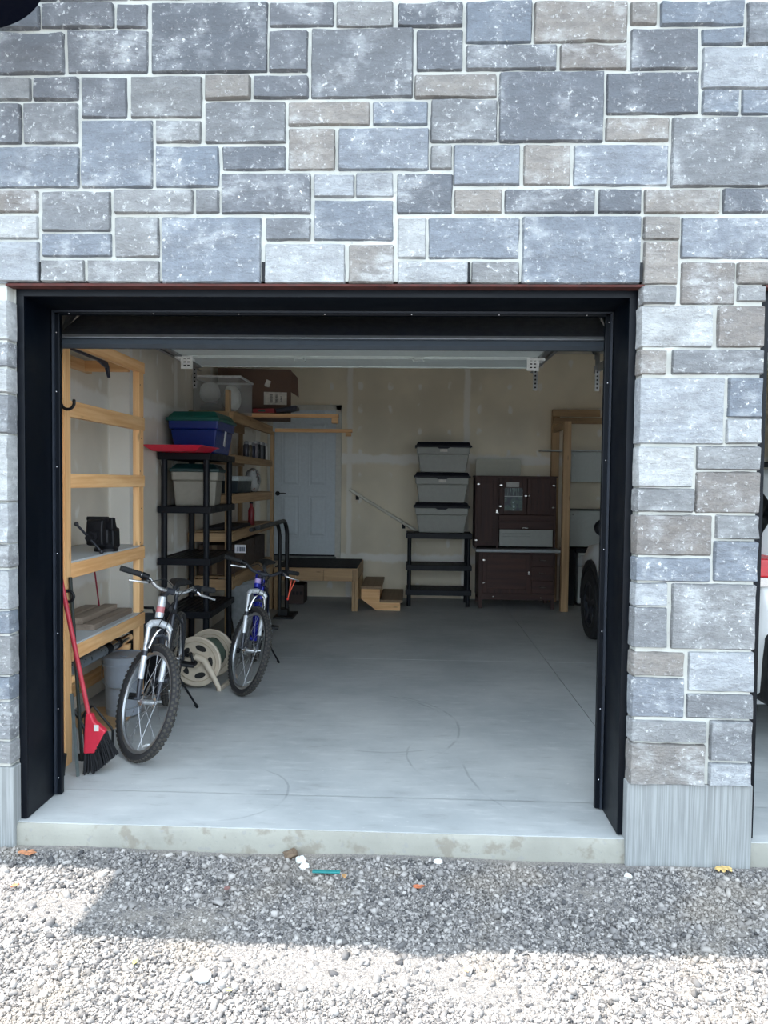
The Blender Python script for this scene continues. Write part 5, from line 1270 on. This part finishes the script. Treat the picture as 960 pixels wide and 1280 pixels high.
# ================================================================== WALL LAMP
t = thing('barn_light', 'black barn lamp jutting from stone wall above garage', 'lamp', (-1.45, 0, 3.62))
M_LAMP = pm('lamp_enamel', (2, 5, 22), .6, **{'Specular IOR Level': .1})
LM = Matrix.Translation((-1.335, -.34, 3.535)) @ Matrix.Rotation(math.radians(-19), 4, 'Y')
MB().lathe((0, 0, 0), (0, 0, 1), [(.255, 0), (.258, .006), (.235, .045), (.17, .10), (.085, .145), (.05, .18), (.048, .24), (.0, .245)], 40).xf(LM).build('shade', M_LAMP, t, smooth=True)
top = LM @ Vector((0, 0, .24))
MB().tube([top, top+Vector((0, .02, .10)), (-1.36, -.20, 3.90), (-1.37, -.09, 3.86), (-1.37, -.04, 3.80)], .014, 10).build('gooseneck', M_LAMP, t, smooth=True)
MB().cyl((-1.37, -.020, 3.80), (-1.37, -.05, 3.80), .06, n=24).build('wall_plate', M_LAMP, t)

# ================================================================== LITTER ON THE GRAVEL
def leaf(name, label, x, y, sz, c, seed, n=1):
    t = thing(name, label, 'leaf', (x, y, gz(x, y)))
    R = random.Random(seed)
    for k in range(n):
        a = R.random()*6.28; L_ = sz*R.uniform(.7, 1.1); px, py = x+R.uniform(-.6, .6)*sz*(n > 1), y+R.uniform(-.4, .4)*sz*(n > 1); z = gz(px, py)+.017
        q = MB(); d_ = Vector((math.cos(a), math.sin(a), 0)); s_ = Vector((-d_.y, d_.x, 0)); P = Vector((px, py, z))
        pr = [(-.5, 0), (-.3, .22), (0, .32), (.25, .2), (.5, 0), (.25, -.2), (0, -.32), (-.3, -.22)]
        q.v = [P+d_*u_*L_+s_*v_*L_+Vector((0, 0, L_*(.25*abs(v_)+.10*R.random()))) for u_, v_ in pr]+[P+d_*u_*L_+s_*v_*L_+Vector((0, 0, L_*(.25*abs(v_)+.10*R.random())-.002)) for u_, v_ in pr]
        q.f = [tuple(range(8)), tuple(range(15, 7, -1))]+[(i, (i+1) % 8, (i+1) % 8+8, i+8) for i in range(8)]
        q.build('blade', pm('leaf_%d_%d_%d' % c, c, .7, var=.25, scale=60), t)
leaf('dry_leaves', 'small pile of orange dry leaves by the left footing', -1.295, -.065, .045, (186, 128, 92), 1, 6)
leaf('dry_leaf', 'lone orange leaf on gravel below the sill', .478, -.254, .040, (176, 104, 72), 2, 2)
leaf('dry_leaf', 'reddish leaf lying on shaded gravel', -.33, -.31, .045, (130, 96, 92), 3, 1)
leaf('dry_leaves', 'scatter of yellow dry leaves at right footing', 1.80, -.035, .045, (202, 172, 112), 4, 7)
leaf('dry_leaf', 'orange leaf on the sunlit gravel', -1.205, -.345, .035, (196, 120, 84), 5, 1)
leaf('dry_leaf', 'tan leaf beside the green plastic scrap', .145, -.195, .035, (180, 140, 96), 6, 1)
leaf('dry_leaf', 'tan curled leaf on sunlit gravel before pillar', .62, -.80, .04, (196, 160, 120), 7, 1)
for nm, x, y, c, sd_ in (('small yellow-green leaf on sunlit gravel', -.53, -.815, (206, 206, 100), 8), ('pale green leaf on sunlit gravel', -.17, -.95, (190, 204, 120), 9)):
    leaf('green_leaf', nm, x, y, .028, c, sd_, 1)
q = B(.005, .125, -.178, -.158, gz(.06, -.17)+.018, gz(.06, -.17)+.026).build('plastic_scrap', pm('teal_plastic', (40, 122, 122), .4), bevel=.002); tag(q, 'teal green plastic strip lying on shaded gravel', 'litter')
def rock(label, x, y, r, c, seed):
    mb = MB().ball((x, y, gz(x, y)+r*.45), r, r*.8, r*.6, 9, 6)
    for p in mb.v: p += Vector((mnoise.noise(p*60), mnoise.noise(p*60+Vector((5, 0, 0))), mnoise.noise(p*60+Vector((0, 5, 0)))))*r*.35
    tag(mb.build('rock', pm('rock_%d' % c[0], c, .9, var=.2), smooth=False), label, 'rock')
rock('brown clod of earth at foot of the sill', -.115, -.005, .035, (104, 88, 72), 1)
rock('pale rock at foot of the sill beside brown clod', -.062, -.045, .026, (206, 208, 204), 2)
rock('white flat rock between clod and teal strip', -.038, -.10, .024, (216, 216, 212), 3)
rock('white pebble below the sill nearest the pillar', .55, -.035, .020, (214, 216, 214), 4)
rock('white pebble below the concrete footing of pillar', 1.37, -.10, .020, (206, 210, 208), 5)
rock('pale flat rock on the sunlit gravel', -.28, -.88, .032, (214, 210, 204), 6)
